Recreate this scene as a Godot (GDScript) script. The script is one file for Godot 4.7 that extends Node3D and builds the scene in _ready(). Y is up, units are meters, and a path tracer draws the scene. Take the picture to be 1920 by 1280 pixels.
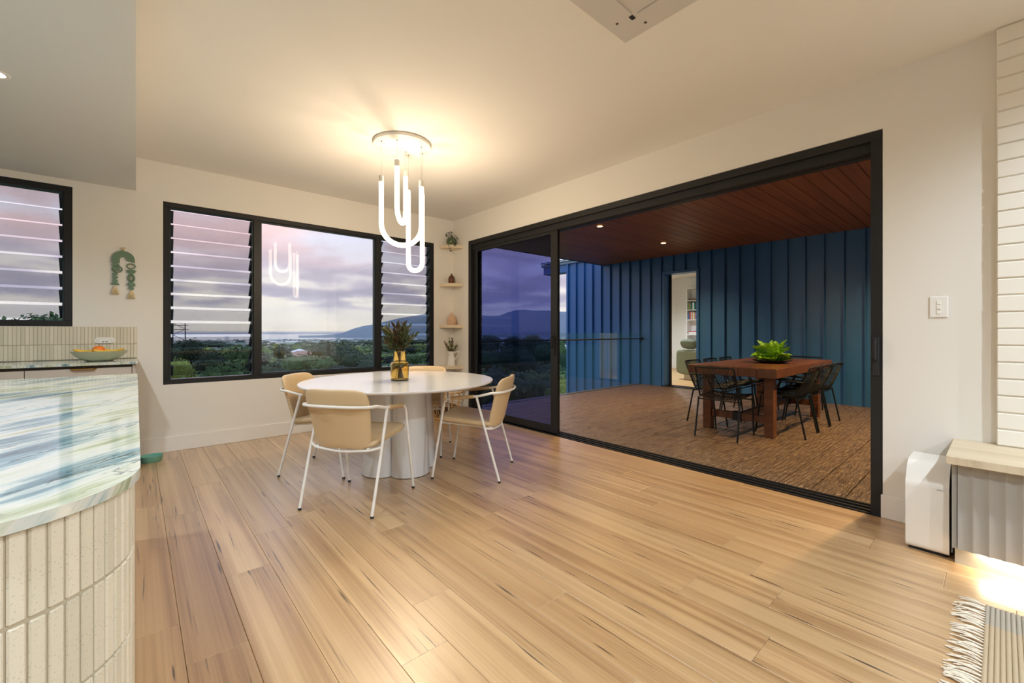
extends Node3D

# ---------------------------------------------------------------- geometry helper
class G:
	var v := PackedVector3Array()
	var n := PackedVector3Array()
	var t := PackedVector2Array()
	var x := PackedInt32Array()
	var xf := Transform3D()
	var uvo := Vector2.ZERO
	var uvr := 0.0

	func put(p: Vector3, nn: Vector3, uv := Vector2.ZERO) -> int:
		v.append(xf * p)
		n.append((xf.basis * nn).normalized())
		t.append(uv.rotated(uvr) + uvo)
		return v.size() - 1

	func idx(a: int, b: int, c: int) -> void:
		var nn = (v[a] - v[c]).cross(v[a] - v[b])
		if nn.dot(n[a] + n[b] + n[c]) < 0.0:
			x.append_array([a, c, b])
		else:
			x.append_array([a, b, c])

	func planar(p: Vector3, nn: Vector3) -> Vector2:
		var a = nn.abs()
		if a.y >= a.x and a.y >= a.z:
			return Vector2(p.x, p.z)
		if a.x >= a.z:
			return Vector2(p.z, p.y)
		return Vector2(p.x, p.y)

	func face(pts: Array, out: Vector3) -> void:
		var nn: Vector3 = (pts[0] - pts[2]).cross(pts[0] - pts[1])
		if nn.length_squared() < 1e-18 and pts.size() > 3:
			nn = (pts[0] - pts[3]).cross(pts[0] - pts[2])
		nn = nn.normalized()
		if nn.dot(out) < 0.0:
			nn = -nn
		var k = []
		for p in pts:
			k.append(put(p, nn, planar(p, nn)))
		for i in range(1, pts.size() - 1):
			idx(k[0], k[i], k[i + 1])

	func box(c: Vector3, s: Vector3, b := 0.0) -> void:
		var h = s * 0.5
		b = minf(b, minf(h.x, minf(h.y, h.z)) * 0.9)
		for ax in 3:
			var u = (ax + 1) % 3
			var w = (ax + 2) % 3
			for sg in [-1.0, 1.0]:
				var o := Vector3.ZERO
				o[ax] = sg
				var pts = []
				for q in [[-1, -1], [1, -1], [1, 1], [-1, 1]]:
					var p := Vector3.ZERO
					p[ax] = sg * h[ax]
					p[u] = q[0] * (h[u] - b)
					p[w] = q[1] * (h[w] - b)
					pts.append(c + p)
				face(pts, o)
		if b <= 0.0:
			return
		for ax in 3:
			var u = (ax + 1) % 3
			var w = (ax + 2) % 3
			for su in [-1.0, 1.0]:
				for sw in [-1.0, 1.0]:
					var pts = []
					for q in [[-1, 0], [1, 0], [1, 1], [-1, 1]]:
						var p := Vector3.ZERO
						p[ax] = q[0] * (h[ax] - b)
						p[u] = su * (h[u] - (b if q[1] == 1 else 0.0))
						p[w] = sw * (h[w] - (0.0 if q[1] == 1 else b))
						pts.append(c + p)
					var o := Vector3.ZERO
					o[u] = su
					o[w] = sw
					face(pts, o)
		for sx in [-1.0, 1.0]:
			for sy in [-1.0, 1.0]:
				for sz in [-1.0, 1.0]:
					face([c + Vector3(sx * h.x, sy * (h.y - b), sz * (h.z - b)), c + Vector3(sx * (h.x - b), sy * h.y, sz * (h.z - b)), c + Vector3(sx * (h.x - b), sy * (h.y - b), sz * h.z)], Vector3(sx, sy, sz))

	func bar(a: Vector3, b: Vector3, w: float, h: float, bev := 0.0) -> void:
		# a box from a to b
		var old = xf
		var d = (b - a)
		var f = d.normalized()
		var up = Vector3.UP if absf(f.y) < 0.95 else Vector3.RIGHT
		var r = up.cross(f).normalized()
		xf = old * Transform3D(Basis(r, f.cross(r), f), (a + b) * 0.5)
		box(Vector3.ZERO, Vector3(w, h, d.length()), bev)
		xf = old

	func tube(pts: Array, r, sides := 8, cap := true, closed := false) -> void:
		var m = pts.size()
		var rings = []
		var up = Vector3.UP
		var total = 0.0
		for i in m:
			var a = pts[(i - 1 + m) % m] if (i > 0 or closed) else pts[i]
			var b = pts[(i + 1) % m] if (i < m - 1 or closed) else pts[i]
			var f: Vector3 = (b - a).normalized()
			if i == 0:
				up = Vector3.UP if absf(f.y) < 0.9 else Vector3.RIGHT
			else:
				total += (pts[i] - pts[i - 1]).length()
			var s = f.cross(up).normalized()
			up = s.cross(f).normalized()
			var rr = r[i] if r is Array else r
			var ring = []
			for k in sides + 1:
				var an = TAU * k / sides
				var d = s * cos(an) + up * sin(an)
				ring.append(put(pts[i] + d * rr, d, Vector2(float(k) / sides * 0.2, total)))
			rings.append(ring)
			if cap and not closed and (i == 0 or i == m - 1):
				var o = -f if i == 0 else f
				var ck = put(pts[i], o)
				var kk = []
				for k in sides:
					var an = TAU * k / sides
					kk.append(put(pts[i] + (s * cos(an) + up * sin(an)) * rr, o))
				for k in sides:
					idx(ck, kk[k], kk[(k + 1) % sides])
		for i in (m if closed else m - 1):
			var p = rings[i]
			var q = rings[(i + 1) % m]
			for k in sides:
				idx(p[k], p[k + 1], q[k + 1])
				idx(p[k], q[k + 1], q[k])

	func lathe(prof: Array, segs := 32, o := Vector3.ZERO) -> void:
		# profile of (radius, height) from the bottom centre outwards and up
		var m = prof.size()
		var sn = []
		for i in m - 1:
			var d: Vector2 = prof[i + 1] - prof[i]
			sn.append(Vector2(d.y, -d.x).normalized())
		var len = 0.0
		for i in m - 1:
			var n0 = sn[i]
			var n1 = sn[i]
			if i > 0 and sn[i - 1].dot(sn[i]) > 0.75:
				n0 = (sn[i - 1] + sn[i]).normalized()
			if i < m - 2 and sn[i + 1].dot(sn[i]) > 0.75:
				n1 = (sn[i + 1] + sn[i]).normalized()
			var l2 = len + (prof[i + 1] - prof[i]).length()
			var ra = []
			var rb = []
			for k in segs + 1:
				var an = TAU * k / segs
				var cx = cos(an)
				var sx = sin(an)
				ra.append(put(o + Vector3(prof[i].x * cx, prof[i].y, prof[i].x * sx), Vector3(n0.x * cx, n0.y, n0.x * sx), Vector2(float(k) / segs, len)))
				rb.append(put(o + Vector3(prof[i + 1].x * cx, prof[i + 1].y, prof[i + 1].x * sx), Vector3(n1.x * cx, n1.y, n1.x * sx), Vector2(float(k) / segs, l2)))
			for k in segs:
				if prof[i + 1].x > 1e-6:
					idx(ra[k], rb[k], rb[k + 1])
				if prof[i].x > 1e-6:
					idx(ra[k], rb[k + 1], ra[k + 1])
			len = l2

	func grid(nu: int, nv: int, f: Callable, flip := false) -> void:
		# a smooth sheet f(u, v), u and v from 0 to 1
		var p = []
		for i in nu + 1:
			for j in nv + 1:
				p.append(f.call(float(i) / nu, float(j) / nv))
		var k0 = v.size()
		for i in nu + 1:
			for j in nv + 1:
				var e = 0.002
				var u0 = float(i) / nu
				var v0 = float(j) / nv
				var du: Vector3 = f.call(u0 + e, v0) - f.call(u0 - e, v0)
				var dv: Vector3 = f.call(u0, v0 + e) - f.call(u0, v0 - e)
				var nn = du.cross(dv)
				if nn.length_squared() < 1e-20:
					nn = Vector3.UP * 1e-6
				put(p[i * (nv + 1) + j], -nn if flip else nn, Vector2(u0, v0))
		for i in nu:
			for j in nv:
				var a = k0 + i * (nv + 1) + j
				var b = a + nv + 1
				idx(a, b, b + 1)
				idx(a, b + 1, a + 1)

	func pillow(c: Vector3, s: Vector3, e := 0.35, nu := 28, nv := 14) -> void:
		# a rounded cushion: superellipsoid
		var sp = func(q, pw): return signf(q) * pow(absf(q), pw)
		var h = s * 0.5
		var k0 = v.size()
		for i in nu + 1:
			for j in nv + 1:
				var a = TAU * i / nu
				var b = -PI / 2 + PI * j / nv
				var cb = cos(b) if j > 0 and j < nv else 0.0
				var ca = cos(a)
				var sa = sin(a)
				var sb = sin(b)
				var p = Vector3(h.x * sp.call(ca, e) * sp.call(cb, e), h.y * sp.call(sb, e), h.z * sp.call(sa, e) * sp.call(cb, e))
				var nn = Vector3(sp.call(ca, 2 - e) * sp.call(cb, 2 - e) / h.x, sp.call(sb, 2 - e) / h.y, sp.call(sa, 2 - e) * sp.call(cb, 2 - e) / h.z)
				if nn.length_squared() < 1e-20:
					nn = Vector3(0, sb, 0)
				put(c + p, nn.normalized(), Vector2(p.x, p.z))
		for i in nu:
			for j in nv:
				var a = k0 + i * (nv + 1) + j
				var b = a + nv + 1
				if j > 0:
					idx(a, b, b + 1 if j < nv - 1 else a + 1)
				if j < nv - 1:
					idx(a, b + 1, a + 1)

	func prism(poly: PackedVector2Array, y0: float, y1: float, bev := 0.0) -> void:
		# an outline in (x, z) raised from y0 to y1
		var m = poly.size()
		var inner = poly
		if bev > 0.0:
			var off = Geometry2D.offset_polygon(poly, -bev, Geometry2D.JOIN_MITER)
			if off.size() > 0 and off[0].size() == m:
				# keep the corner order that lies closest
				var best = 0
				for i in m:
					if off[0][i].distance_to(poly[0]) < off[0][best].distance_to(poly[0]):
						best = i
				inner = PackedVector2Array()
				for i in m:
					inner.append(off[0][(best + i) % m])
				if inner[1].distance_to(poly[1]) > inner[m - 1].distance_to(poly[1]):
					var rev = PackedVector2Array([inner[0]])
					for i in range(m - 1, 0, -1):
						rev.append(inner[i])
					inner = rev
			else:
				bev = 0.0
		for top in [false, true]:
			var y = y1 if top else y0
			var o = Vector3.UP if top else Vector3.DOWN
			var kk = []
			for p in inner:
				kk.append(put(Vector3(p.x, y, p.y), o, p))
			var tri = Geometry2D.triangulate_polygon(inner)
			for i in range(0, tri.size(), 3):
				idx(kk[tri[i]], kk[tri[i + 1]], kk[tri[i + 2]])
		var en = []
		var area = 0.0
		for i in m:
			area += poly[i].cross(poly[(i + 1) % m])
		for i in m:
			var d = (poly[(i + 1) % m] - poly[i]).normalized()
			en.append(Vector2(d.y, -d.x) * (1.0 if area > 0 else -1.0))
		var dist = 0.0
		for i in m:
			var j = (i + 1) % m
			var na: Vector2 = en[i]
			var nb: Vector2 = en[i]
			var pv = en[(i - 1 + m) % m]
			if pv.dot(en[i]) > 0.8:
				na = (pv + en[i]).normalized()
			if en[j].dot(en[i]) > 0.8:
				nb = (en[j] + en[i]).normalized()
			var l = (poly[j] - poly[i]).length()
			var lv = [[poly, y0 + bev], [poly, y1 - bev]]
			var k = []
			for q in lv:
				k.append(put(Vector3(q[0][i].x, q[1], q[0][i].y), Vector3(na.x, 0, na.y), Vector2(dist, q[1])))
				k.append(put(Vector3(q[0][j].x, q[1], q[0][j].y), Vector3(nb.x, 0, nb.y), Vector2(dist + l, q[1])))
			idx(k[0], k[1], k[3])
			idx(k[0], k[3], k[2])
			if bev > 0.0:
				face([Vector3(poly[i].x, y1 - bev, poly[i].y), Vector3(poly[j].x, y1 - bev, poly[j].y), Vector3(inner[j].x, y1, inner[j].y), Vector3(inner[i].x, y1, inner[i].y)], Vector3(na.x, 1, na.y))
				face([Vector3(poly[i].x, y0 + bev, poly[i].y), Vector3(poly[j].x, y0 + bev, poly[j].y), Vector3(inner[j].x, y0, inner[j].y), Vector3(inner[i].x, y0, inner[i].y)], Vector3(na.x, -1, na.y))
			dist += l

	func mesh() -> ArrayMesh:
		var a = []
		a.resize(Mesh.ARRAY_MAX)
		a[Mesh.ARRAY_VERTEX] = v
		a[Mesh.ARRAY_NORMAL] = n
		a[Mesh.ARRAY_TEX_UV] = t
		a[Mesh.ARRAY_INDEX] = x
		var m = ArrayMesh.new()
		m.add_surface_from_arrays(Mesh.PRIMITIVE_TRIANGLES, a)
		return m

# ---------------------------------------------------------------- naming and placing
var M := {}
var taken := {}
var rng := RandomNumberGenerator.new()

func numbered(called: String) -> String:
	taken[called] = taken.get(called, -1) + 1
	return called if taken[called] == 0 else "%s_%03d" % [called, taken[called]]

func tag(o: Node, label := "", category := "", group := "", kind := "") -> Node:
	if label: o.set_meta("label", label)
	if category: o.set_meta("category", category)
	if group: o.set_meta("group", group)
	if kind: o.set_meta("kind", kind)
	return o

func base(called: String, at := Vector3.ZERO, turn := 0.0) -> Node3D:
	var o := Node3D.new()
	o.name = numbered(called)
	add_child(o)
	o.position = at
	o.rotation.y = turn
	return o

func part(g, called: String, m: Material, parent: Node, at := Vector3.ZERO) -> MeshInstance3D:
	var o := MeshInstance3D.new()
	o.mesh = g.mesh() if g is G else g
	o.material_override = m
	o.name = numbered(called) if parent == self else called
	parent.add_child(o, true)
	o.position = at
	return o

func solo(g, called: String, m: Material, label: String, category: String, group := "", at := Vector3.ZERO) -> MeshInstance3D:
	var o = part(g, called, m, self, at)
	tag(o, label, category, group)
	return o

func structure(called: String, label: String, category: String, at := Vector3.ZERO) -> Node3D:
	var o = base(called, at)
	tag(o, label, category, "", "structure")
	return o

func copy_of(o: Node3D, called: String, at: Vector3, turn: float, label: String) -> Node3D:
	var c = o.duplicate()
	c.name = numbered(called)
	add_child(c)
	c.position = at
	c.rotation.y = turn
	c.set_meta("label", label)
	return c

func gbox(c: Vector3, s: Vector3, b := 0.0) -> G:
	var g = G.new()
	g.box(c, s, b)
	return g

func span(x0, x1, y0, y1, z0, z1, b := 0.0) -> G:
	return gbox(Vector3(x0 + x1, y0 + y1, z0 + z1) * 0.5, Vector3(absf(x1 - x0), absf(y1 - y0), absf(z1 - z0)), b)

func add_span(g: G, x0, x1, y0, y1, z0, z1, b := 0.0) -> void:
	g.box(Vector3(x0 + x1, y0 + y1, z0 + z1) * 0.5, Vector3(absf(x1 - x0), absf(y1 - y0), absf(z1 - z0)), b)

func arc(pts: Array, r: float, n := 6) -> Array:
	# rounds the corners of a polyline
	var out = [pts[0]]
	for i in range(1, pts.size() - 1):
		var a: Vector3 = pts[i - 1] - pts[i]
		var b: Vector3 = pts[i + 1] - pts[i]
		var q = minf(r, minf(a.length(), b.length()) * 0.48)
		var p0 = pts[i] + a.normalized() * q
		var p1 = pts[i] + b.normalized() * q
		for k in n + 1:
			var s = float(k) / n
			out.append(p0.lerp(pts[i], s).lerp(pts[i].lerp(p1, s), s))
	out.append(pts[-1])
	return out

func mat(c: Color, rough := 0.6, metal := 0.0, spec := 0.5) -> StandardMaterial3D:
	var m := StandardMaterial3D.new()
	m.albedo_color = c
	m.roughness = rough
	m.metallic = metal
	m.metallic_specular = spec
	return m

func rgb(r, g, b) -> Color:
	return Color(r / 255.0, g / 255.0, b / 255.0)

func glow(c: Color, e: float) -> StandardMaterial3D:
	var m = mat(Color(0.9, 0.9, 0.9), 0.5)
	m.emission_enabled = true
	m.emission = c
	m.emission_energy_multiplier = e
	return m

func pane_mat(c: Color, alpha: float) -> StandardMaterial3D:
	var m = mat(Color(c.r, c.g, c.b, alpha), 0.0)
	m.transparency = BaseMaterial3D.TRANSPARENCY_ALPHA
	return m

func omni(at: Vector3, c: Color, e: float, size := 0.06) -> void:
	var l := OmniLight3D.new()
	l.light_color = c
	l.light_energy = e
	l.light_size = size
	l.omni_range = 20.0
	l.omni_attenuation = 2.0
	l.shadow_enabled = true
	add_child(l)
	l.position = at

func spot(at: Vector3, to: Vector3, c: Color, e: float, angle := 60.0, size := 0.05, soft := 0.6) -> void:
	var l := SpotLight3D.new()
	l.light_color = c
	l.light_energy = e
	l.light_size = size
	l.spot_range = 20.0
	l.spot_attenuation = 2.0
	l.spot_angle = angle
	l.spot_angle_attenuation = soft
	l.shadow_enabled = true
	add_child(l)
	l.position = at
	var d = (to - at).normalized()
	l.basis = Basis.looking_at(d, Vector3.FORWARD if absf(d.y) > 0.9 else Vector3.UP)

# ---------------------------------------------------------------- computed textures
func noise_img(w: int, h: int, freq: float, sd: int, oct := 4, warp := 0.0) -> PackedByteArray:
	var f := FastNoiseLite.new()
	f.seed = sd
	f.noise_type = FastNoiseLite.TYPE_SIMPLEX_SMOOTH
	f.frequency = freq
	f.fractal_octaves = oct
	if warp > 0.0:
		f.domain_warp_enabled = true
		f.domain_warp_amplitude = warp
		f.domain_warp_frequency = freq * 0.6
	var im = f.get_seamless_image(w, h, false, false, 0.15, true)
	im.convert(Image.FORMAT_L8)
	return im.get_data()

func stretched(w: int, h: int, sw: int, sh: int, freq: float, sd: int, oct := 4, warp := 0.0) -> PackedByteArray:
	var d = noise_img(sw, sh, freq, sd, oct, warp)
	var im = Image.create_from_data(sw, sh, false, Image.FORMAT_L8, d)
	im.resize(w, h, Image.INTERPOLATE_CUBIC)
	return im.get_data()

func ramp(stops: Array) -> Array:
	# stops [pos, Color] -> 256 colours
	var out = []
	for i in 256:
		var q = i / 255.0
		var c: Color = stops[-1][1]
		for k in stops.size() - 1:
			if q <= stops[k + 1][0]:
				c = stops[k][1].lerp(stops[k + 1][1], clampf((q - stops[k][0]) / (stops[k + 1][0] - stops[k][0]), 0, 1))
				break
		out.append(c)
	return out

func tex(im: Image) -> ImageTexture:
	return ImageTexture.create_from_image(im)

func wood_image(w: int, h: int, sd: int, stops: Array, cracks: int, crack_color: Color) -> Image:
	# grain runs along v
	var a = stretched(w, h, w, maxi(8, h / 32), 0.05, sd, 5)
	var b = stretched(w, h, maxi(8, w / 4), maxi(8, h / 64), 0.035, sd + 1, 3)
	var c = stretched(w, h, maxi(8, w / 2), maxi(8, h / 8), 0.02, sd + 2, 3, 30.0)
	var d = stretched(w, h, maxi(8, w / 12), maxi(8, h / 48), 0.06, sd + 3, 2)
	var lut = ramp(stops)
	var out := PackedByteArray()
	out.resize(w * h * 3)
	for i in w * h:
		var ring = absf(fposmod(c[i] * 0.045, 1.0) - 0.5) * 60.0
		var q = clampi(int(a[i] * 0.26 + b[i] * 0.34 + d[i] * 0.34 + ring * 0.42 + 4.0), 0, 255)
		var cc: Color = lut[q]
		out[i * 3] = int(cc.r * 255)
		out[i * 3 + 1] = int(cc.g * 255)
		out[i * 3 + 2] = int(cc.b * 255)
	var im = Image.create_from_data(w, h, false, Image.FORMAT_RGB8, out)
	var r := RandomNumberGenerator.new()
	r.seed = sd
	for k in cracks:
		var x = r.randf() * w
		var y0 = r.randi() % h
		var ln = int(h * r.randf_range(0.015, 0.10))
		var wd = r.randf_range(0.8, 3.2) * w / 1024.0
		var dr = r.randf_range(-0.12, 0.12)
		var dark = r.randf_range(0.35, 0.95)
		for j in ln:
			x += dr + r.randf_range(-0.5, 0.5)
			var e = sin(PI * j / ln)
			var ww = int(ceil(wd * e + 0.3))
			for i in range(-ww - 1, ww + 2):
				var px = posmod(int(x) + i, w)
				var py = posmod(y0 + j, h)
				var s = dark * e * clampf(1.3 - absf(i) / (ww + 0.6), 0, 1)
				im.set_pixel(px, py, im.get_pixel(px, py).lerp(crack_color, s))
		if r.randf() < 0.35:
			# a knot
			var kr = r.randf_range(3.0, 9.0) * w / 1024.0
			for i in range(-int(kr * 1.3), int(kr * 1.3) + 1):
				for j in range(-int(kr * 3.2), int(kr * 3.2) + 1):
					var q = Vector2(i / kr, j / (kr * 2.6)).length()
					if q < 1.25:
						var px = posmod(int(x) + i, w)
						var py = posmod(y0 + ln / 2 + j, h)
						im.set_pixel(px, py, im.get_pixel(px, py).lerp(crack_color, clampf(1.25 - q, 0, 1) * 0.85))
	return im

func textured(im: Image, scale: Vector3, rough: float, tint := Color.WHITE, triplanar := false) -> StandardMaterial3D:
	var m = mat(tint, rough)
	m.albedo_texture = tex(im)
	m.uv1_scale = scale
	m.uv1_triplanar = triplanar
	return m

# ---------------------------------------------------------------- the place, measured in metres
const XB := 3.409          # inner face of the wall with the sliding door
const ZA := -5.155         # inner face of the wall with the louvre windows
const CEIL := 2.70
const XC := 8.35           # clad wall across the deck

func sky_image() -> Image:
	var w = 2048
	var h = 1024
	var f := FastNoiseLite.new()
	f.seed = 11
	f.frequency = 1.1
	f.fractal_octaves = 5
	f.domain_warp_enabled = true
	f.domain_warp_amplitude = 0.35
	f.domain_warp_frequency = 0.8
	var f2 := FastNoiseLite.new()
	f2.seed = 5
	f2.frequency = 0.35
	f2.fractal_octaves = 3
	var im = Image.create(w, h, false, Image.FORMAT_RGBF)
	var clear = [[0.0, Color(0.98, 0.86, 0.58)], [3.2, Color(0.94, 0.86, 0.66)], [8.0, Color(0.68, 0.63, 0.67)], [20.0, Color(0.60, 0.76, 1.10)], [45.0, Color(0.66, 1.02, 1.78)], [90.0, Color(0.58, 0.98, 1.80)]]
	var cloud = [[0.0, Color(0.62, 0.56, 0.53)], [4.0, Color(0.43, 0.38, 0.44)], [8.0, Color(0.53, 0.47, 0.54)], [14.0, Color(0.68, 0.52, 0.55)], [25.0, Color(0.68, 0.76, 1.00)], [90.0, Color(0.72, 1.00, 1.52)]]
	var low = Color(0.30, 0.31, 0.33)
	for j in h:
		var up = 90.0 - (j + 0.5) / h * 180.0
		if up < 0.0:
			for i in w:
				im.set_pixel(i, j, low)
			continue
		var ca := Color()
		var cb := Color()
		for k in clear.size() - 1:
			if up <= clear[k + 1][0]:
				ca = clear[k][1].lerp(clear[k + 1][1], (up - clear[k][0]) / (clear[k + 1][0] - clear[k][0]))
				break
		for k in cloud.size() - 1:
			if up <= cloud[k + 1][0]:
				cb = cloud[k][1].lerp(cloud[k + 1][1], (up - cloud[k][0]) / (cloud[k + 1][0] - cloud[k][0]))
				break
		var el = deg_to_rad(up)
		for i in w:
			var az = ((i + 0.5) / w - 0.5) * TAU
			# a flat cloud deck seen from below, pressed together towards the horizon
			var q = 1.0 / (sin(el) + 0.10)
			var px = sin(az) * cos(el) * q
			var pz = -cos(az) * cos(el) * q
			var d = f.get_noise_2d(px, pz)
			var e = f2.get_noise_2d(px * 1.3 + 40.0, pz * 1.3)
			var cover = smoothstep(-0.30, 0.22, d + 0.12) * smoothstep(2.4, 4.2, up + d * 1.2)
			var thin = smoothstep(-0.05, 0.5, d)
			var c = ca.lerp(cb, cover * 0.92)
			c = c * (1.0 - 0.16 * thin * cover + 0.10 * e)
			# rose light on the undersides of some clouds
			var rose = smoothstep(0.02, 0.45, e) * smoothstep(5.0, 12.0, up) * (1.0 - smoothstep(20.0, 38.0, up))
			c = c.lerp(Color(0.86, 0.56, 0.54), rose * 0.55)
			im.set_pixel(i, j, Color(c.r, c.g, c.b))
	return im

func make_materials() -> void:
	M.paint = mat(rgb(232, 229, 222), 0.85, 0.0, 0.3)
	M.ceiling = mat(rgb(233, 230, 223), 0.9, 0.0, 0.3)
	M.soffit = mat(rgb(224, 224, 220), 0.9, 0.0, 0.3)
	M.trim = mat(rgb(234, 231, 225), 0.5)
	M.black = mat(rgb(34, 34, 35), 0.45, 0.3)
	M.black_soft = mat(rgb(26, 26, 28), 0.7)
	M.teal_black = mat(rgb(30, 44, 52), 0.5)
	M.glass = pane_mat(Color(0.7, 0.8, 0.8), 0.03)
	M.louvre = pane_mat(Color(0.10, 0.12, 0.15), 0.24)
	# solid blue-grey tinted glass
	M.dark_glass = mat(Color(0.43, 0.46, 0.67, 0.0), 0.0)
	M.dark_glass.refraction_enabled = true
	M.dark_glass.refraction_scale = 0.02
	M.rail_glass = pane_mat(Color(0.25, 0.55, 0.55), 0.10)
	M.white = mat(rgb(238, 236, 231), 0.35)
	M.white_matt = mat(rgb(236, 233, 226), 0.7)
	M.white_metal = mat(rgb(236, 233, 226), 0.4)
	M.chrome = mat(rgb(200, 200, 200), 0.2, 1.0)
	M.brass = mat(rgb(190, 150, 80), 0.35, 0.9)
	M.leather = mat(rgb(208, 182, 142), 0.36)
	M.leather.rim_enabled = true
	M.leather.rim = 0.2
	M.white_table = mat(rgb(226, 227, 228), 0.16, 0.0, 0.65)
	M.shelf = mat(rgb(222, 206, 178), 0.6)
	M.cord = mat(rgb(204, 172, 128), 0.8)
	M.rubber = mat(rgb(40, 38, 36), 0.8)
	# timber and stone
	var oak = wood_image(1024, 1024, 3, [[0.0, rgb(142, 108, 76)], [0.28, rgb(170, 134, 97)], [0.5, rgb(196, 162, 122)], [0.75, rgb(214, 183, 144)], [1.0, rgb(226, 199, 163)]], 78, rgb(62, 48, 40))
	for k in 3:
		M["oak%d" % k] = textured(oak, Vector3(1.5, 0.27, 1), 0.36, [Color(1.0, 0.985, 0.94), Color(0.95, 0.93, 0.88), Color(0.98, 0.96, 0.91)][k])
		M["oak%d" % k].metallic_specular = 0.95
		M["oak%d" % k].clearcoat_enabled = true
		M["oak%d" % k].clearcoat = 1.0
		M["oak%d" % k].clearcoat_roughness = 0.33
	M.floor_base = mat(rgb(120, 96, 70), 0.6)
	var pale = wood_image(512, 512, 21, [[0.0, rgb(192, 176, 148)], [0.5, rgb(214, 199, 172)], [1.0, rgb(226, 213, 188)]], 0, Color.BLACK)
	M.pale_wood = textured(pale, Vector3(2.0, 0.8, 1), 0.5)
	M.study_floor = textured(pale, Vector3(0.9, 0.3, 1), 0.45, rgb(250, 222, 180))
	var dark = wood_image(512, 1024, 31, [[0.0, rgb(58, 34, 22)], [0.4, rgb(92, 56, 36)], [0.7, rgb(116, 72, 46)], [1.0, rgb(140, 90, 58)]], 14, rgb(30, 18, 12))
	M.table_wood = textured(dark, Vector3(2.2, 0.7, 1), 0.35)
	var lining = wood_image(256, 512, 33, [[0.0, rgb(92, 50, 22)], [0.4, rgb(132, 80, 42)], [0.7, rgb(152, 96, 52)], [1.0, rgb(176, 116, 66)]], 4, rgb(60, 32, 16))
	M.soffit_wood = textured(lining, Vector3(2.0, 0.4, 1), 0.5)
	# embossed deck board: colour and relief from the same grain
	var w = 1024
	var hh = 512
	var a = stretched(w, hh, w / 10, hh, 0.06, 51, 4, 14.0)
	var b = stretched(w, hh, w / 3, hh / 4, 0.05, 52, 3)
	var dl = ramp([[0.0, rgb(70, 55, 43)], [0.45, rgb(112, 91, 73)], [0.8, rgb(142, 120, 98)], [1.0, rgb(168, 147, 124)]])
	var cd := PackedByteArray()
	cd.resize(w * hh * 3)
	var hd := PackedByteArray()
	hd.resize(w * hh)
	for i in w * hh:
		var q = clampi(int(a[i] * 0.72 + b[i] * 0.28), 0, 255)
		var cc: Color = dl[q]
		cd[i * 3] = int(cc.r * 255)
		cd[i * 3 + 1] = int(cc.g * 255)
		cd[i * 3 + 2] = int(cc.b * 255)
		hd[i] = q
	M.deck = textured(Image.create_from_data(w, hh, false, Image.FORMAT_RGB8, cd), Vector3(0.7, 1.4, 1), 0.3)
	M.deck.metallic_specular = 0.75
	M.deck.heightmap_enabled = true
	M.deck.heightmap_texture = tex(Image.create_from_data(w, hh, false, Image.FORMAT_L8, hd))
	M.deck.heightmap_scale = 2.2
	# polished marble: warm white with sage, olive and blue-grey drifts and thin dark veins
	w = 1024
	a = stretched(w, w, w, w / 5, 0.009, 61, 4, 45.0)
	b = stretched(w, w, w, w / 5, 0.011, 62, 5, 45.0)
	var c3 = stretched(w, w, w, w / 4, 0.008, 63, 3, 20.0)
	var grit = stretched(w, w, w, w / 16, 0.09, 64, 4)
	var ml = ramp([[0.0, rgb(96, 122, 132)], [0.28, rgb(142, 166, 170)], [0.42, rgb(196, 204, 198)], [0.55, rgb(214, 213, 203)], [0.68, rgb(196, 201, 182)], [0.80, rgb(168, 176, 142)], [1.0, rgb(128, 142, 122)]])
	var md := PackedByteArray()
	md.resize(w * w * 3)
	for i in w * w:
		var q = clampi(int(a[i] + (grit[i] - 128) * 0.30), 0, 255)
		var cc: Color = ml[q]
		var vein = clampf(1.0 - absf(b[i] - 128.0) / 7.0, 0, 1) * clampf((c3[i] - 120.0) / 60.0, 0, 1)
		cc = cc.lerp(rgb(72, 86, 84), vein * 0.85)
		md[i * 3] = int(cc.r * 255)
		md[i * 3 + 1] = int(cc.g * 255)
		md[i * 3 + 2] = int(cc.b * 255)
	var mim = Image.create_from_data(w, w, false, Image.FORMAT_RGB8, md)
	M.marble = textured(mim, Vector3(0.8, 0.8, 1), 0.06)
	# glazed tile with small pits
	var sp = noise_img(256, 256, 0.22, 71, 2)
	var tl := PackedByteArray()
	tl.resize(256 * 256 * 3)
	for i in 256 * 256:
		var k = 1.0 - 0.16 * clampf((sp[i] - 196.0) / 25.0, 0, 1)
		tl[i * 3] = int(224 * k)
		tl[i * 3 + 1] = int(216 * k)
		tl[i * 3 + 2] = int(196 * k)
	var tim = Image.create_from_data(256, 256, false, Image.FORMAT_RGB8, tl)
	for k in 3:
		M["tile%d" % k] = textured(tim, Vector3(4, 4, 4), 0.4, [Color(1, 1, 1), Color(0.97, 0.97, 0.96), Color(0.94, 0.94, 0.93)][k])
	M.grout = mat(rgb(184, 172, 148), 0.9)
	M.brick = mat(rgb(238, 234, 224), 0.7)
	M.mortar = mat(rgb(222, 216, 203), 0.9)
	M.drawer = mat(rgb(190, 180, 168), 0.55)
	M.carcass = mat(rgb(70, 66, 62), 0.7)
	M.flute = mat(rgb(162, 160, 154), 0.6)
	M.plinth = mat(rgb(180, 176, 164), 0.6)
	M.cladding = mat(rgb(50, 104, 162), 0.34)
	M.seam = mat(rgb(50, 102, 158), 0.34)
	M.mesh_metal = mat(rgb(24, 32, 38), 0.4, 0.4)
	M.sage = mat(rgb(108, 134, 112), 0.7)
	M.straw = mat(rgb(222, 202, 160), 0.9)
	M.rattan = mat(rgb(204, 156, 92), 0.55)
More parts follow.
